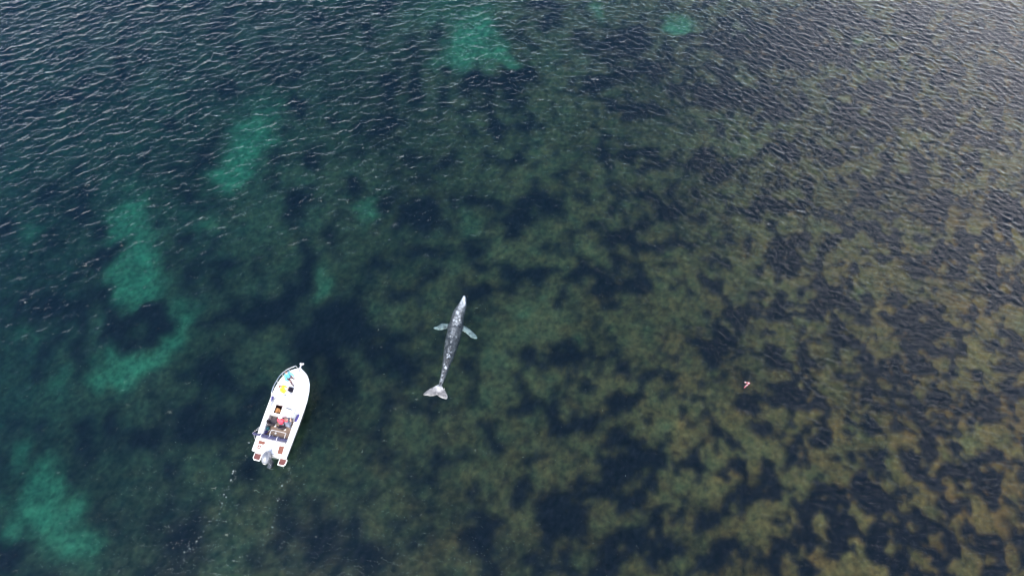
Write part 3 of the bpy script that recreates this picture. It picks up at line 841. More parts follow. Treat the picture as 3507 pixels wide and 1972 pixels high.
# teak pads on the stern deck
def pad(poly, name='teak_pad', mt=TEAK):
    cx = sum(p[0] for p in poly) / len(poly); cy = sum(p[1] for p in poly) / len(poly)
    mm = MB(); mm.prism(poly, deck_z(cx, cy) - 0.05, deck_z(cx, cy) + 0.022)
    return mm.build(name, mt, boat, bevel=0.008)
pad([(-0.95, 0.50), (-0.56, 0.49), (-0.48, 0.60), (-0.50, 0.69), (-0.96, 0.72)])
p2 = pad([(-0.90, 0.18), (-0.66, 0.18), (-0.67, 0.41), (-0.91, 0.42)])
MB().disc((-0.76, 0.29, deck_z(-.76, .3) + 0.022), 0.05, 0.012, 14).build('deck_cap', WHITE, p2)
pad([(0.54, 0.13), (0.88, 0.13), (0.87, 0.35), (0.84, 0.66), (0.50, 0.65), (0.53, 0.36)])
# swim platforms
for sx in (-1, 1):
    a, b = sx * 0.62, sx * 1.15
    out = [(a, -0.03), (b, -0.03), (b, -0.36), (b - sx * 0.10, -0.49), (a + sx * 0.02, -0.49), (a, -0.46)]
    mm = MB(); mm.prism(out, 0.29, 0.34)
    pl = mm.build('swim_platform', WHITE, boat, bevel=0.012)
    cx, cy = (a + b) / 2, -0.25
    mm = MB(); mm.prism([(cx + (x - cx) * 0.84, cy + (y - cy) * 0.84 + .012) for x, y in out], 0.335, 0.352)
    mm.build('teak_slats', TEAK_WET, pl)
# hose on the stern deck
zt_ = deck_z(0.3, 0.3) + 0.03
MB().tube(smoothpath([(0.14, -0.02, zt_), (0.10, 0.16, zt_), (0.12, 0.36, zt_), (0.22, 0.48, zt_), (0.34, 0.44, zt_), (0.43, 0.32, zt_)], 5), 0.020, 7).build('hose', mat('grey_hose', (0.25, 0.25, 0.27), 0.6), boat)
MB().tube(smoothpath([(0.14, -0.06, 0.86), (0.24, -0.02, zt_ + .04), (0.36, 0.02, zt_)], 4), 0.018, 6).build('control_cable', BLACK, boat)
# outboard
def ell(y, hw, z0, z1, n=16):
    zc, hz = (z0 + z1) / 2, (z1 - z0) / 2
    return [Vector((hw * math.copysign(abs(math.cos(t)) ** 0.75, math.cos(t)), y, zc + hz * math.copysign(abs(math.sin(t)) ** 0.8, math.sin(t)))) for t in [2 * math.pi * k / n for k in range(n)]]
m = MB()
m.loft([ell(0.13, 0.05, 0.88, 1.02), ell(0.11, 0.13, 0.80, 1.16), ell(0.04, 0.21, 0.74, 1.26), ell(-0.10, 0.26, 0.72, 1.32), ell(-0.28, 0.275, 0.72, 1.32), ell(-0.46, 0.26, 0.73, 1.26), ell(-0.60, 0.21, 0.75, 1.16), ell(-0.69, 0.14, 0.78, 1.04), ell(-0.715, 0.05, 0.82, 0.94)])
eng = m.build('outboard_motor', SILVER, boat)
m = MB(); m.loft([ell(-0.02, 0.12, 0.45, 0.78), ell(-0.12, 0.16, 0.40, 0.78), ell(-0.34, 0.14, 0.40, 0.78), ell(-0.48, 0.07, 0.45, 0.78)])
m.loft([[Vector((0.05, -0.12, 0.5)), Vector((-0.05, -0.12, 0.5)), Vector((-0.04, -0.44, 0.5)), Vector((0.04, -0.44, 0.5))],
        [Vector((0.04, -0.24, -0.35)), Vector((-0.04, -0.24, -0.35)), Vector((-0.03, -0.56, -0.35)), Vector((0.03, -0.56, -0.35))]])
m.box((0, -0.50, -0.02), (0.26, 0.50, 0.025), bev=0.008)
m.tube([(0, -0.14, -0.40), (0, -0.22, -0.40), (0, -0.50, -0.40), (0, -0.64, -0.40), (0, -0.72, -0.40)], [0.02, 0.06, 0.065, 0.05, 0.02], 10)
m.box((0, -0.42, -0.55), (0.02, 0.22, 0.22))
m.build('lower_unit', mat('grey_gearcase', (0.10, 0.105, 0.12), 0.45, 0.2), eng)
m = MB()
for k in range(3):
    a = 2 * math.pi * k / 3
    mm_ = Matrix.Translation((0, -0.70, -0.40)) @ Matrix.Rotation(a, 4, 'Y')
    vs2 = [m.bm.verts.new(mm_ @ Vector(p)) for p in ((0.04, 0.0, -0.05), (0.19, 0.03, -0.10), (0.21, 0.05, 0.02), (0.15, 0.02, 0.10), (0.04, -0.02, 0.05))]
    m.bm.faces.new(vs2)
pr = m.build('propeller', ALU, eng)
so_ = pr.modifiers.new('thick', 'SOLIDIFY'); so_.thickness = 0.012
m = MB(); m.box((0, -0.02, 0.62), (0.34, 0.14, 0.34), bev=0.03); m.build('motor_bracket', DARKGREY, boat)
m = MB(); m.loft([ell(-0.66, 0.12, 0.86, 1.0, 10), ell(-0.725, 0.09, 0.86, 0.97, 10)]); m.build('rear_highlight', mat('painted_cowl_highlight', (0.40, 0.38, 0.35), 0.35), eng)  # pale piece: the bright highlight on the cowl's end put into colour

# things lying in the boat
def along(p, q, k):
    return [Vector(p).lerp(Vector(q), t) for t in k]
def fender(p, q, label, r=0.085):
    root = empty('fender', aboard((Vector(p) + Vector(q)) / 2))
    a, b = aboard(p) - root.location, aboard(q) - root.location
    k = [0, .03, .10, .2, .5, .8, .90, .97, 1.0]
    MB().tube(along(a, b, k), [r * f for f in (.25, .6, .9, 1, 1.03, 1, .9, .6, .25)], 12).build('body', FENDM, root)
    d = (b - a).normalized()
    MB().tube([b - d * .02, b + d * 0.06, b + d * 0.10 + Vector((0.03, 0.03, -0.02))], 0.018, 6).build('rope', WHITE, root)
    tag(root, label, 'fender', 'blue fenders stowed aboard the boat')
dz = lambda x, y, r=0.085: deck_z(x, y) + r
fender((-1.13, 3.74, dz(-1.1, 3.7)), (-1.02, 3.36, dz(-1.0, 3.4)), 'blue fender on the port side deck beside the windscreen corner, nearest the bow')
fender((1.00, 2.35, dz(1.04, 2.3)), (1.06, 2.92, dz(1.04, 2.9)), 'longest blue fender, lying on the starboard side deck by the helm')
fender((-0.84, 2.12, 0.42), (-1.02, 2.33, 0.72), 'short blue fender tucked behind the brown helm seat on the port side', 0.07)
fender((-1.0, 1.25, 0.60), (-0.80, 1.52, 0.42), 'blue fender lying in the port quarter of the cockpit below the rolled canvas', 0.08)
# teal bag
root = empty('bag', aboard((-0.86, 1.70, SOLE)), HEAD)
m = MB(); m.box((0, 0, 0.18), (0.20, 0.26, 0.34), bev=0.05, taper=0.75); m.build('body', mat('teal_cloth', (0.03, 0.16, 0.19), 0.8, noise=0.25, scale=9), root)
m = MB(); m.tube([(-.06, 0, .33), (-.05, 0, .42), (.05, 0, .42), (.06, 0, .33)], 0.012, 6); m.build('handle', BLACK, root)
tag(root, 'small teal cloth bag standing in the port side of the cockpit', 'bag')
# anchor
root = empty('anchor', aboard((0.05, 6.1, 1.25)), HEAD)
AN = mat('galvanised_steel', (0.62, 0.56, 0.55), 0.5, 0.5, noise=0.2, scale=12)
m = MB(); m.tube([(0, -0.52, 0.0), (0, -0.1, 0.02), (0, 0.24, 0.0)], [0.014, 0.02, 0.022], 6); m.build('shank', AN, root)
for sx in (-1, 1):
    m = MB(); m.loft([[Vector((sx * a, y, z)) for a, y, z in ((0.01, 0.16, -0.03), (0.05, 0.14, -0.03), (0.05, 0.14, 0.02), (0.01, 0.16, 0.02))],
                      [Vector((sx * a, y, z)) for a, y, z in ((0.03, 0.30, -0.06), (0.15, 0.22, -0.06), (0.15, 0.22, -0.01), (0.03, 0.30, -0.01))],
                      [Vector((sx * a, y, z)) for a, y, z in ((0.07, 0.34, -0.12), (0.13, 0.33, -0.12), (0.13, 0.33, -0.09), (0.07, 0.34, -0.09))]])
    m.build('fluke', AN, root)
tag(root, 'pale metal anchor hung over the bow roller of the white boat', 'anchor')

# ------------------------------------------------------------------ people
def skin(name, verts, edges, radii, m_, parent, root=0, sub=2):
    me = bpy.data.meshes.new(name)
    me.from_pydata([tuple(v) for v in verts], edges, [])
    o = bpy.data.objects.new(name, me)
    C.objects.link(o)
    o.modifiers.new('skin', 'SKIN')
    if not me.skin_vertices:
        bpy.context.view_layer.objects.active = o
    for i, sv in enumerate(me.skin_vertices[0].data):
        r = radii[i]
        sv.radius = (r, r) if not isinstance(r, tuple) else r
        sv.use_root = (i == root)
    o.modifiers['skin'].use_smooth_shade = True
    s_ = o.modifiers.new('sub', 'SUBSURF'); s_.levels = sub; s_.render_levels = sub
    dg = bpy.context.evaluated_depsgraph_get()
    me2 = bpy.data.meshes.new_from_object(o.evaluated_get(dg))
    me2.name = name
    o.modifiers.clear()
    o.data = me2
    bpy.data.meshes.remove(me)
    me2.materials.clear(); me2.materials.append(m_)
    me2.polygons.foreach_set('use_smooth', [True] * len(me2.polygons))
    o.parent = parent
    return o

SKINM = mat('skin', (0.56, 0.33, 0.25), 0.55)
EYEM = mat('eye_dark', (0.03, 0.02, 0.02), 0.3)
LIPM = mat('lips', (0.42, 0.16, 0.14), 0.5)
def person(label, loc, rz, J, top_m, leg_m, shoe_m, hair_m, hat_m=None, hood_m=None, long_hair=False, extra=None):
    """J: joints in the person's own frame (x ahead, y left, z up)."""
    root = empty('person', loc, rz)
    V, E, RD, ix = [], [], [], {}
    def add(k, p, r, par=None):
        ix[k] = len(V); V.append(Vector(p)); RD.append(r)
        if par is not None: E.append((ix[par], ix[k]))
    g = {k: Vector(v) for k, v in J.items()}
    add('pelvis', g['pelvis'], 0.115)
    add('spine', g['pelvis'].lerp(g['chest'], 0.5), 0.10, 'pelvis')
    add('chest', g['chest'], 0.125, 'spine')
    add('neck', g['neck'], 0.052, 'chest')
    hd = (g['head'] - g['neck']).normalized()
    fw = g.get('face', Vector((1, 0, 0))).normalized()
    add('jaw', g['neck'].lerp(g['head'], 0.45) + fw * 0.015, 0.072, 'neck')
    add('skull', g['head'], 0.098, 'jaw')
    add('crown', g['head'] + hd * 0.07 - fw * 0.012, 0.072, 'skull')
    for s in ('L', 'R'):
        sg = 1 if s == 'L' else -1
        add('hip' + s, g['hip' + s], 0.085, 'pelvis'); add('knee' + s, g['knee' + s], 0.055, 'hip' + s); add('ankle' + s, g['ankle' + s], 0.038, 'knee' + s)
        add('toe' + s, g['toe' + s], 0.034, 'ankle' + s)
        add('shoulder' + s, g['shoulder' + s], 0.062, 'chest'); add('elbow' + s, g['elbow' + s], 0.042, 'shoulder' + s); add('wrist' + s, g['wrist' + s], 0.027, 'elbow' + s)
        d = (g['wrist' + s] - g['elbow' + s]).normalized()
        side = d.cross(Vector((0, 0, 1)))
        if side.length < 0.2: side = d.cross(Vector((1, 0, 0)))
        side.normalize()
        nrm = side.cross(d).normalized()
        add('palm' + s, g['wrist' + s] + d * 0.06, 0.030, 'wrist' + s)
        for q, (off, ln) in enumerate(((-0.030, 0.062), (-0.010, 0.075), (0.010, 0.070), (0.030, 0.055))):
            b_ = g['wrist' + s] + d * 0.09 + side * off
            add(f'f{q}a' + s, b_, 0.0095, 'palm' + s)
            add(f'f{q}b' + s, b_ + d * ln * 0.6 - nrm * 0.012, 0.0090, f'f{q}a' + s)
            add(f'f{q}c' + s, b_ + d * ln * 0.9 - nrm * 0.035, 0.0080, f'f{q}b' + s)
        tb = g['wrist' + s] + d * 0.035 - side * 0.035 * 1.0
        add('ta' + s, tb - side * 0.012, 0.011, 'palm' + s); add('tb' + s, tb + d * 0.035 - side * 0.026 - nrm * 0.012, 0.0095, 'ta' + s)
    skin('body', V, E, RD, SKINM, root)
    # clothing follows the body along the same joints
    def garment(name, keys, links, radii, m_, par=root, sub=2):
        return skin(name, [g[k] if k in g else V[ix[k]] for k in keys], links, radii, m_, par, 0, sub)
    garment('jacket', ['chest', 'spine', 'pelvis', 'neck', 'shoulderL', 'elbowL', 'wristL', 'shoulderR', 'elbowR', 'wristR'],
            [(0, 1), (1, 2), (0, 3), (0, 4), (4, 5), (5, 6), (0, 7), (7, 8), (8, 9)], [0.17, 0.155, 0.16, 0.075, 0.095, 0.068, 0.048, 0.095, 0.068, 0.048], top_m)
    garment('trousers', ['pelvis', 'hipL', 'kneeL', 'ankleL', 'hipR', 'kneeR', 'ankleR'], [(0, 1), (1, 2), (2, 3), (0, 4), (4, 5), (5, 6)],
            [0.135, 0.105, 0.078, 0.056, 0.105, 0.078, 0.056], leg_m)
    for s in ('L', 'R'):
        d = (g['toe' + s] - g['ankle' + s]).normalized()
        skin('shoe', [g['ankle' + s] + Vector((0, 0, -0.03)), g['ankle' + s].lerp(g['toe' + s], 0.5), g['toe' + s] + d * 0.02], [(0, 1), (1, 2)], [0.052, 0.050, 0.042], shoe_m, root)
    hc = V[ix['skull']]
    up = hd
    sd = up.cross(fw).normalized()
    if hat_m:
        mm = MB(); mm.ball((0, 0, 0), (0.120, 0.115, 0.10), 16)
        for v in [v for v in mm.bm.verts if v.co.z < -0.01]: v.co.z = -0.01
        mm.prism([(0.10 + 0.10 * math.cos(t), 0.085 * math.sin(t)) for t in np.linspace(-1.6, 1.6, 9)], -0.012, 0.004)
        hat = mm.build('hat', hat_m, root)
        hat.matrix_local = Matrix.Translation(hc + up * 0.035) @ Matrix((fw, sd, up)).transposed().to_4x4()
    mm = MB(); mm.ball((0, 0, 0), (0.112, 0.108, 0.118), 16)
    for v in list(mm.bm.verts):
        if v.co.x > 0.035 and v.co.z < 0.06: v.co.x = 0.02
        if long_hair and v.co.z < -0.02: v.co.z -= 0.09; v.co.x -= 0.02
    hair = mm.build('hair', hair_m, root)
    hair.matrix_local = Matrix.Translation(hc + up * (0.022 if not hat_m else 0.0) - fw * 0.018) @ Matrix((fw, sd, up)).transposed().to_4x4()
    mm = MB(); mm.ball((0, 0, 0), (0.022, 0.014, 0.02), 8)
    nose = mm.build('nose', SKINM, root); nose.location = hc + fw * 0.098 - up * 0.02
    for sg in (-1, 1):
        mm = MB(); mm.ball((0, 0, 0), (0.008, 0.013, 0.009), 8); e = mm.build('eye', EYEM, root); e.location = hc + fw * 0.086 + sd * sg * 0.034 + up * 0.012
        mm = MB(); mm.ball((0, 0, 0), (0.018, 0.010, 0.03), 8); e = mm.build('ear', SKINM, root); e.location = hc + sd * sg * 0.100 - up * 0.01
    mm = MB(); mm.ball((0, 0, 0), (0.008, 0.022, 0.007), 8); e = mm.build('mouth', LIPM, root); e.location = hc + fw * 0.084 - up * 0.052
    if hood_m:
        mm = MB(); mm.tube([(0.10 * math.cos(t) - 0.02, 0.10 * math.sin(t), 0.02 * math.cos(t)) for t in np.linspace(0.7, 2 * math.pi - 0.7, 14)], 0.035, 8)
        hd_ = mm.build('hood', hood_m, root); hd_.location = g['neck']
    tag(root, label, 'person')
    return root

def stance(**kw):
    J = dict(pelvis=(0, 0, .92), chest=(0.01, 0, 1.27), neck=(.02, 0, 1.45), head=(.035, 0, 1.59), hipL=(0, .09, .87), hipR=(0, -.09, .87),
             kneeL=(.04, .10, .48), kneeR=(.04, -.10, .48), ankleL=(0, .11, .08), ankleR=(0, -.11, .08), toeL=(.16, .13, .035), toeR=(.16, -.13, .035),
             shoulderL=(0.0, .17, 1.37), shoulderR=(0.0, -.17, 1.37), elbowL=(.03, .23, 1.10), elbowR=(.03, -.23, 1.10), wristL=(.20, .17, .95), wristR=(.20, -.17, .95))
    J.update(kw)
    return J

YEL = mat('yellow_jacket', (0.80, 0.62, 0.02), 0.5, noise=0.12, scale=9, bump=0.3)
CYAN = mat('turquoise_jacket', (0.09, 0.36, 0.50), 0.6, noise=0.25, scale=6, bump=0.3)
REDJ = mat('red_jacket', (0.62, 0.035, 0.065), 0.6, noise=0.15, scale=8, bump=0.3)
GREYJ = mat('slate_grey_jacket', (0.10, 0.11, 0.14), 0.7, noise=0.2, scale=8, bump=0.3)
JEANS = mat('blue_grey_jeans', (0.20, 0.22, 0.27), 0.8, noise=0.15, scale=12)
PALE = mat('pale_grey_trousers', (0.40, 0.39, 0.41), 0.8, noise=0.1, scale=10)
BROWNT = mat('dark_brown_trousers', (0.085, 0.038, 0.038), 0.8, noise=0.2, scale=10)
DARKSHOE = mat('dark_shoes', (0.04, 0.025, 0.027), 0.6)
GREYSHOE = mat('grey_shoes', (0.30, 0.28, 0.29), 0.6)
HAIRB = mat('dark_brown_hair', (0.06, 0.022, 0.018), 0.5, noise=0.3, scale=30)
HAIRC = mat('chestnut_hair', (0.16, 0.065, 0.04), 0.5, noise=0.3, scale=30)
CAPM = mat('white_cap', (0.82, 0.80, 0.79), 0.7)

p0 = aboard((-0.07, 4.95, deck_z(-.07, 4.95)))
person('person in a turquoise jacket and dark brown trousers standing right up in the bow', p0, HEAD + R(-25),
       stance(ankleL=(-.16, .16, .08), toeL=(-.04, .24, .035), kneeL=(-.02, .14, .48), ankleR=(.14, -.15, .08), toeR=(.30, -.17, .035), kneeR=(.14, -.12, .49),
              chest=(-.04, .03, 1.24), neck=(-.06, .05, 1.42), head=(-.04, .06, 1.56), shoulderL=(-.06, .21, 1.34), shoulderR=(-.02, -.14, 1.34),
              elbowL=(.20, .24, 1.20), wristL=(.42, .20, 1.16), elbowR=(.10, -.30, 1.12), wristR=(.22, -.20, .95)),
       CYAN, BROWNT, DARKSHOE, HAIRB, hood_m=CYAN)
p1 = aboard((-0.14, 3.98, deck_z(-.14, 3.98)))
person('person in a bright yellow jacket and pale grey trousers standing beside the dark deck hatch', p1, HEAD + R(8),
       stance(ankleL=(.22, .06, .08), toeL=(.36, .05, .035), kneeL=(.20, .07, .47), ankleR=(-.20, -.06, .08), toeR=(-.06, -.10, .035), kneeR=(-.05, -.08, .48),
              pelvis=(.03, 0, .90), chest=(.05, .01, 1.22), neck=(.03, .02, 1.40), head=(.02, .03, 1.54), shoulderL=(.05, .19, 1.32), shoulderR=(.05, -.17, 1.32),
              elbowL=(.18, .23, 1.09), wristL=(.34, .12, 1.18), elbowR=(.18, -.22, 1.07), wristR=(.33, -.02, 1.17)),
       YEL, PALE, GREYSHOE, HAIRC)
p2_ = aboard((0.14, 2.10, SOLE))
person('person in a red jacket and white cap sitting at the helm of the boat', p2_, HEAD + R(90),
       stance(pelvis=(-.02, 0, .66), chest=(.10, 0, .98), neck=(.17, 0, 1.14), head=(.21, 0, 1.27), hipL=(.02, .10, .64), hipR=(.02, -.10, .64),
              kneeL=(.36, .13, .58), kneeR=(.36, -.13, .58), ankleL=(.34, .13, .10), ankleR=(.34, -.13, .10), toeL=(.48, .14, .05), toeR=(.48, -.14, .05),
              shoulderL=(.10, .17, 1.06), shoulderR=(.10, -.17, 1.06), elbowL=(.24, .25, .86), elbowR=(.24, -.25, .86), wristL=(.38, .14, .80), wristR=(.40, -.20, .84)),
       REDJ, JEANS, DARKSHOE, HAIRC, hat_m=CAPM)
p3 = aboard((0.60, 2.12, SOLE))
person('person with chestnut hair in a slate grey jacket holding up a camera beside the helm', p3, HEAD + R(25),
       stance(pelvis=(-.04, 0, .86), chest=(.04, .04, 1.18), neck=(.08, .07, 1.34), head=(.10, .08, 1.47), shoulderL=(.04, .21, 1.27), shoulderR=(.06, -.14, 1.26),
              elbowL=(.22, .24, 1.05), wristL=(.30, .16, 1.22), elbowR=(.24, -.16, 1.03), wristR=(.30, .00, 1.18), kneeL=(.02, .10, .46), kneeR=(.02, -.10, .46)),
       GREYJ, JEANS, DARKSHOE, HAIRC, long_hair=True, hood_m=REDJ)
root = empty('camera_in_hand', aboard((0.60, 2.12, SOLE)), HEAD + R(25))
root.name = 'handheld_camera'
m = MB(); m.box((.40, .10, 1.24), (0.08, 0.14, 0.10), bev=0.012); m.build('body', BLACK, root)
m = MB(); m.tube([(.43, .10, 1.24), (.56, .10, 1.24)], 0.042, 12); m.build('lens', DARKGREY, root)
tag(root, 'black camera held by the person at the starboard side', 'camera')

# ------------------------------------------------------------------ the whale
WC = [(655, 112, 34), (650, 150, 58), (636, 200, 92), (612, 250, 124), (590, 290, 142), (575, 340, 150), (563, 390, 160), (553, 435, 172), (540, 480, 176), (528, 540, 178),
      (512, 600, 176), (500, 650, 168), (486, 710, 156), (474, 765, 142), (461, 820, 124), (447, 880, 104), (434, 940, 88), (418, 1000, 74), (403, 1060, 62), (386, 1115, 52), (372, 1160, 46), (360, 1195, 52), (350, 1230, 60)]
def wpt(x, y, z=0.0):
    return at(1400 + x / 3.447, 980 + y / 3.447, z)
whale_bm = bmesh.new()
rings = []
for i, (x, y, w) in enumerate(WC):
    c = wpt(x, y)
    a = wpt(*WC[max(i - 1, 0)][:2]); b = wpt(*WC[min(i + 1, len(WC) - 1)][:2])
    d = (b - a).normalized()
    sd = Vector((d.y, -d.x, 0))
    hw = (wpt(x + w / 2, y) - wpt(x - w / 2, y)).length / 2
    t = i / (len(WC) - 1)
    hh_ = hw * (0.95 + 0.25 * sstep(0.5, 0.9, t))
    topz = 0.025 + 0.02 * math.sin(t * 9)
    if i == 0: topz = 0.02
    if i >= len(WC) - 2: topz = 0.03; hh_ *= 0.5
    ring_ = []
    for k in range(18):
        an = 2 * math.pi * k / 18
        cx_, cz_ = math.cos(an), math.sin(an)
        px_ = math.copysign(abs(cx_) ** 0.85, cx_)
        pz_ = math.copysign(abs(cz_) ** (0.85 if cz_ > 0 else 1.0), cz_)
        if cz_ > 0.9: pz_ += 0.05 * sstep(0.55, 0.7, t) * (1 if k % 2 else 0.5)     # low dorsal ridge
        ring_.append(whale_bm.verts.new(c + sd * hw * px_ + Vector((0, 0, topz - hh_ + hh_ * pz_))))
    rings.append(ring_)
for a, b in zip(rings, rings[1:]):
    for k in range(18):
        whale_bm.faces.new((a[k], a[(k + 1) % 18], b[(k + 1) % 18], b[k]))
whale_bm.faces.new(rings[0][::-1]); whale_bm.faces.new(rings[-1])
def slab(outline, z_root, z_tip, thick, root_pt, span):
    """A flat fin with rounded section from a traced outline."""
    P = [wpt(x, y) for x, y in outline]
    c = sum(P, Vector()) / len(P)
    rp = wpt(*root_pt)
    def zz(p): return z_root + (z_tip - z_root) * min(1, (p - rp).length / span)
    ed = [whale_bm.verts.new(Vector((p.x, p.y, zz(p) + thick * .45))) for p in P]
    eb = [whale_bm.verts.new(Vector((p.x, p.y, zz(p) - thick * .45))) for p in P]
    inn_t = [whale_bm.verts.new(Vector(((p * .62 + c * .38).x, (p * .62 + c * .38).y, zz(p * .62 + c * .38) + thick))) for p in P]
    inn_b = [whale_bm.verts.new(Vector(((p * .62 + c * .38).x, (p * .62 + c * .38).y, zz(p * .62 + c * .38) - thick))) for p in P]
    n_ = len(P)
    for i in range(n_):
        j = (i + 1) % n_
        whale_bm.faces.new((ed[i], ed[j], inn_t[j], inn_t[i])); whale_bm.faces.new((eb[j], eb[i], inn_b[i], inn_b[j])); whale_bm.faces.new((ed[j], ed[i], eb[i], eb[j]))
    whale_bm.faces.new(inn_t); whale_bm.faces.new(inn_b[::-1])
slab([(352, 1160), (322, 1176), (290, 1192), (245, 1212), (205, 1240), (176, 1268), (166, 1280), (184, 1287), (215, 1287), (250, 1297), (285, 1296), (315, 1288), (333, 1280),
      (350, 1296), (375, 1312), (405, 1324), (432, 1331), (452, 1330), (459, 1312), (456, 1288), (442, 1258), (424, 1226), (404, 1200), (388, 1178), (376, 1162)], 0.045, 0.0, 0.07, (362, 1200), 1.3)
slab([(500, 420), (455, 412), (420, 408), (388, 402), (360, 418), (325, 440), (290, 446), (278, 458), (300, 470), (335, 481), (380, 484), (420, 474), (460, 468), (505, 490)], -0.40, -0.55, 0.06, (470, 450), 1.1)
slab([(590, 440), (640, 432), (672, 446), (710, 472), (750, 502), (790, 540), (808, 568), (803, 582), (770, 584), (730, 570), (695, 540), (662, 512), (636, 500), (590, 500)], -0.40, -0.55, 0.06, (630, 470), 1.1)
bmesh.ops.recalc_face_normals(whale_bm, faces=whale_bm.faces)
wme = bpy.data.meshes.new('gray_whale'); whale_bm.to_mesh(wme); whale_bm.free()
whale = bpy.data.objects.new('gray_whale', wme)
C.objects.link(whale)
rm = whale.modifiers.new('r', 'REMESH'); rm.mode = 'VOXEL'; rm.voxel_size = 0.03; rm.use_smooth_shade = True
sm_ = whale.modifiers.new('s', 'SMOOTH'); sm_.iterations = 3; sm_.factor = 0.4
wme2 = bpy.data.meshes.new_from_object(whale.evaluated_get(bpy.context.evaluated_depsgraph_get()))
whale.modifiers.clear(); whale.data = wme2; wme2.name = 'gray_whale'; bpy.data.meshes.remove(wme)
# skin pattern: position along the body and off the spine decides the patches
nvw = len(wme2.vertices)
cow = np.empty(nvw * 3, np.float32); wme2.vertices.foreach_get('co', cow); cow = cow.reshape(-1, 3)
spine = np.array([tuple(wpt(x, y)) for x, y, w in WC])[:, :2]
halfw = np.array([(wpt(x + w / 2, y) - wpt(x - w / 2, y)).length / 2 for x, y, w in WC])
seg = np.linalg.norm(np.diff(spine, axis=0), axis=1); sl_ = np.concatenate([[0], np.cumsum(seg)]); tot = sl_[-1]
dense_t = np.linspace(0, tot, 400)
sp = np.stack([np.interp(dense_t, sl_, spine[:, 0]), np.interp(dense_t, sl_, spine[:, 1])], 1)
hwd = np.interp(dense_t, sl_, halfw)
near = np.empty(nvw, int); off = np.empty(nvw)
for s0 in range(0, nvw, 4000):
    d_ = np.linalg.norm(cow[s0:s0 + 4000, None, :2] - sp[None], axis=2)
    near[s0:s0 + 4000] = d_.argmin(1); off[s0:s0 + 4000] = d_.min(1)
T = near / 399.0
OFF = off / hwd[near]
lum = np.full(nvw, 0.20)
lum += 0.22 * (1 - sstep(0.03, 0.14, T)) + 0.05 * (1 - sstep(0.14, 0.24, T))     # pale rostrum
ridge = sstep(0.38, 0.66, T) * (1 - sstep(0.30, 0.62, OFF)) * (1 - sstep(0.94, 0.98, T))
lum = lum * (1 - 0.62 * ridge)
lum += 0.10 * sstep(0.5, 0.8, T) * sstep(0.6, 0.95, OFF)
rw = np.random.default_rng(5)
white_spots = []
for _ in range(26):
    t = rw.uniform(0.10, 0.9); white_spots.append((t, rw.normal(0, 0.30), rw.uniform(0.03, 0.11)))
for t, o_, r_ in ((0.205, 0.0, 0.17), (0.19, -0.25, 0.10), (0.235, 0.25, 0.08), (0.155, 0.05, 0.09), (0.285, -0.35, 0.09), (0.27, 0.5, 0.07), (0.45, 0.55, 0.09), (0.33, -0.2, 0.06), (0.33, 0.3, 0.06)):
    white_spots.append((t, o_, r_))
for t in np.arange(0.42, 0.93, 0.033):                                           # pale knuckles along the ridge
    white_spots.append((t + rw.uniform(-.01, .01), rw.normal(0, .08), rw.uniform(0.03, 0.05)))
spot = np.zeros(nvw)
for t, o_, r_ in white_spots:
    i = int(t * 399)
    d_ = sp[min(i + 1, 399)] - sp[max(i - 1, 0)]; d_ /= np.linalg.norm(d_)
    c_ = sp[i] + np.array([d_[1], -d_[0]]) * o_ * hwd[i] * -1
    dist = np.linalg.norm(cow[:, :2] - c_, axis=1)
    spot = np.maximum(spot, 1 - sstep(r_ * 0.5, r_ * 1.15, dist))
lum = lum * (1 - spot) + 0.52 * spot
fl = sstep(0.955, 0.975, T) + (OFF > 1.35) * 1.0
fl = np.clip(fl, 0, 1)
fin_tail = (cow[:, 1] < wpt(360, 1165).y) * fl
fin_side = (cow[:, 1] > wpt(360, 700).y) * (OFF > 1.1) * 1.0
dn = np.linalg.norm(cow[:, :2] - np.array(wpt(365, 1190))[:2], axis=1)
colw = lum[:, None] * (0.52 + 0.36 * (1 - sstep(0.05, 0.2, T)))[:, None] * np.array([0.92, 1.0, 1.05])
tailc = (0.14 + 0.18 * (1 - sstep(0.1, 0.55, dn)))[:, None] * np.array([1.0, 0.97, 0.95])
colw = colw * (1 - fin_tail[:, None]) + tailc * fin_tail[:, None]
colw = colw * (1 - fin_side[:, None]) + np.array([0.24, 0.29, 0.275]) * fin_side[:, None]
add_color(wme2, np.clip(colw, 0.02, 0.8).astype(np.float32))
wmat = vcol_material('mottled_whale_skin', 0.45, 4.5, 0.85)
wmat.node_tree.nodes['Principled BSDF'].inputs['Specular IOR Level'].default_value = 0.3
wmat.node_tree.nodes['Noise Texture'].inputs['Detail'].default_value = 9
wmat.node_tree.nodes['Noise Texture'].inputs['Roughness'].default_value = 0.7
wme2.materials.clear(); wme2.materials.append(wmat)
tag(whale, 'mottled gray whale with pale head, flippers and flukes swimming at the surface', 'whale')

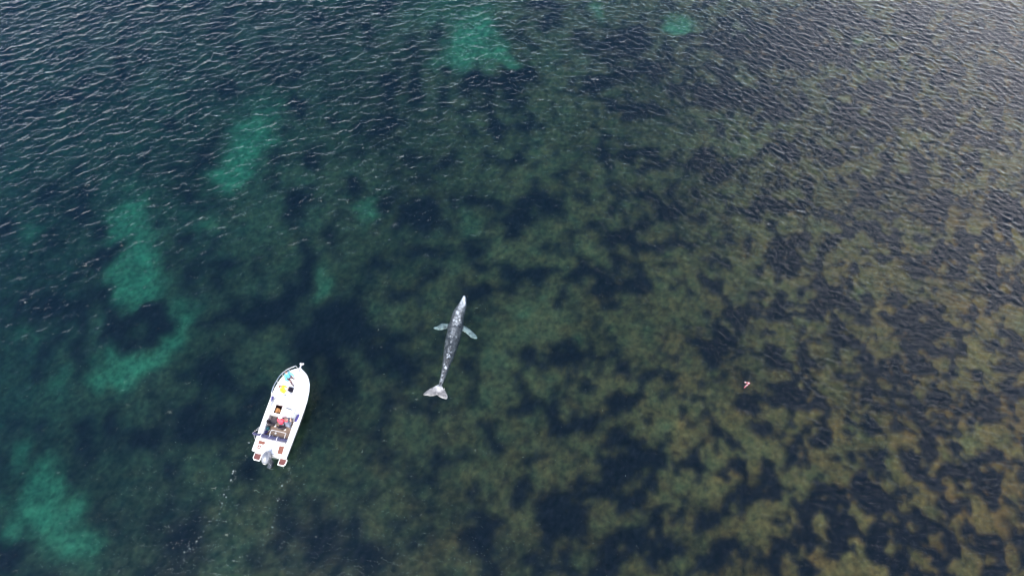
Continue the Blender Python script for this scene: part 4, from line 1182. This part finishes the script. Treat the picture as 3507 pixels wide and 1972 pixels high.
# ------------------------------------------------------------------ float line
root = empty('float_line', at(2556, 1317, 0.0))
b0_ = root.location.copy()
tr = [(915, 645), (985, 655), (1060, 668), (1150, 685), (1100, 715), (1030, 770), (955, 835), (905, 890)]
P = [at(2480 + x / 13.16, 1260 + y / 13.16, 0.0) - b0_ + Vector((0, 0, 0.04)) for x, y in tr]
MB().tube(smoothpath(P, 4), 0.028, 6).build('rope', mat('red_rope', (0.50, 0.10, 0.12), 0.7, noise=0.2, scale=20), root)
FLOATM = mat('pinkish_white_float', (0.42, 0.28, 0.29), 0.6)
def flt(x, y, x2, y2, r):
    a = at(2480 + x / 13.16, 1260 + y / 13.16, 0) - b0_; b = at(2480 + x2 / 13.16, 1260 + y2 / 13.16, 0) - b0_
    a.z = b.z = 0.05
    MB().tube(along(a, b, (0, .1, .3, .7, .9, 1)), [r * f for f in (.35, .8, 1, 1, .8, .35)], 10).build('float', FLOATM, root)
flt(910, 635, 985, 665, 0.040); flt(1045, 662, 1150, 685, 0.032); flt(1050, 745, 1000, 805, 0.036); flt(970, 815, 940, 850, 0.026); flt(1110, 700, 1080, 725, 0.022)
tag(root, 'small V-shaped line of white floats on red rope drifting alone right of the whale', 'float line')

# ------------------------------------------------------------------ foam flecks left by the boat
FOAM = mat('foam', (0.16, 0.175, 0.17), 0.7)
rf = random.Random(12)
def trail(pts, per_m, spread, smin, smax, mb):
    P = [at(500 + x / 3.067, 1500 + y / 3.067) for x, y in pts]
    for a, b in zip(P, P[1:]):
        n_ = max(1, int((b - a).length * per_m * 0.6))
        clump = rf.random()
        for _ in range(n_):
            if rf.random() > 0.35 + 0.65 * clump: continue
            p = a.lerp(b, rf.random()) + Vector((rf.gauss(0, spread), rf.gauss(0, spread * .5), 0))
            r = rf.uniform(smin, smax) * (0.65 if rf.random() < .8 else 1.3)
            k = rf.randint(5, 8)
            z = wave_z(p.x, p.y) + 0.02
            a0 = rf.random() * 6
            st_ = rf.uniform(0.5, 1.0)
            mb.prism([(p.x + r * rf.uniform(.6, 1.2) * math.cos(a0 + 2 * math.pi * q / k), p.y + r * st_ * rf.uniform(.6, 1.2) * math.sin(a0 + 2 * math.pi * q / k)) for q in range(k)], z, z + 0.012)
m = MB()
trail([(1085, 20), (1065, 140), (1010, 270), (920, 350), (930, 410), (880, 480), (835, 580), (800, 650), (785, 780), (700, 850), (640, 910), (600, 970), (520, 1100), (465, 1150), (430, 1210), (405, 1290)], 15, 0.08, 0.025, 0.05, m)
trail([(465, 1120), (470, 1180)], 26, 0.10, 0.03, 0.05, m)
trail([(930, 350), (940, 420)], 20, 0.08, 0.03, 0.05, m)
trail([(640, 870), (800, 830)], 4, 0.1, 0.02, 0.04, m)
trail([(1485, 300), (1515, 350), (1510, 430), (1440, 470), (1385, 600), (1365, 700), (1365, 770), (1340, 870), (1330, 920), (1260, 980), (1270, 1030), (1240, 1100), (1220, 1180), (1195, 1260), (1150, 1340), (1095, 1400), (1085, 1445)], 11, 0.06, 0.025, 0.05, m)
trail([(1490, 310), (1520, 420)], 18, 0.08, 0.03, 0.05, m)
foam = m.build('foam', FOAM, None, smooth=False)
foam['kind'] = 'stuff'; foam['label'] = 'two thin trails of white foam flecks behind the boat'; foam['category'] = 'foam'
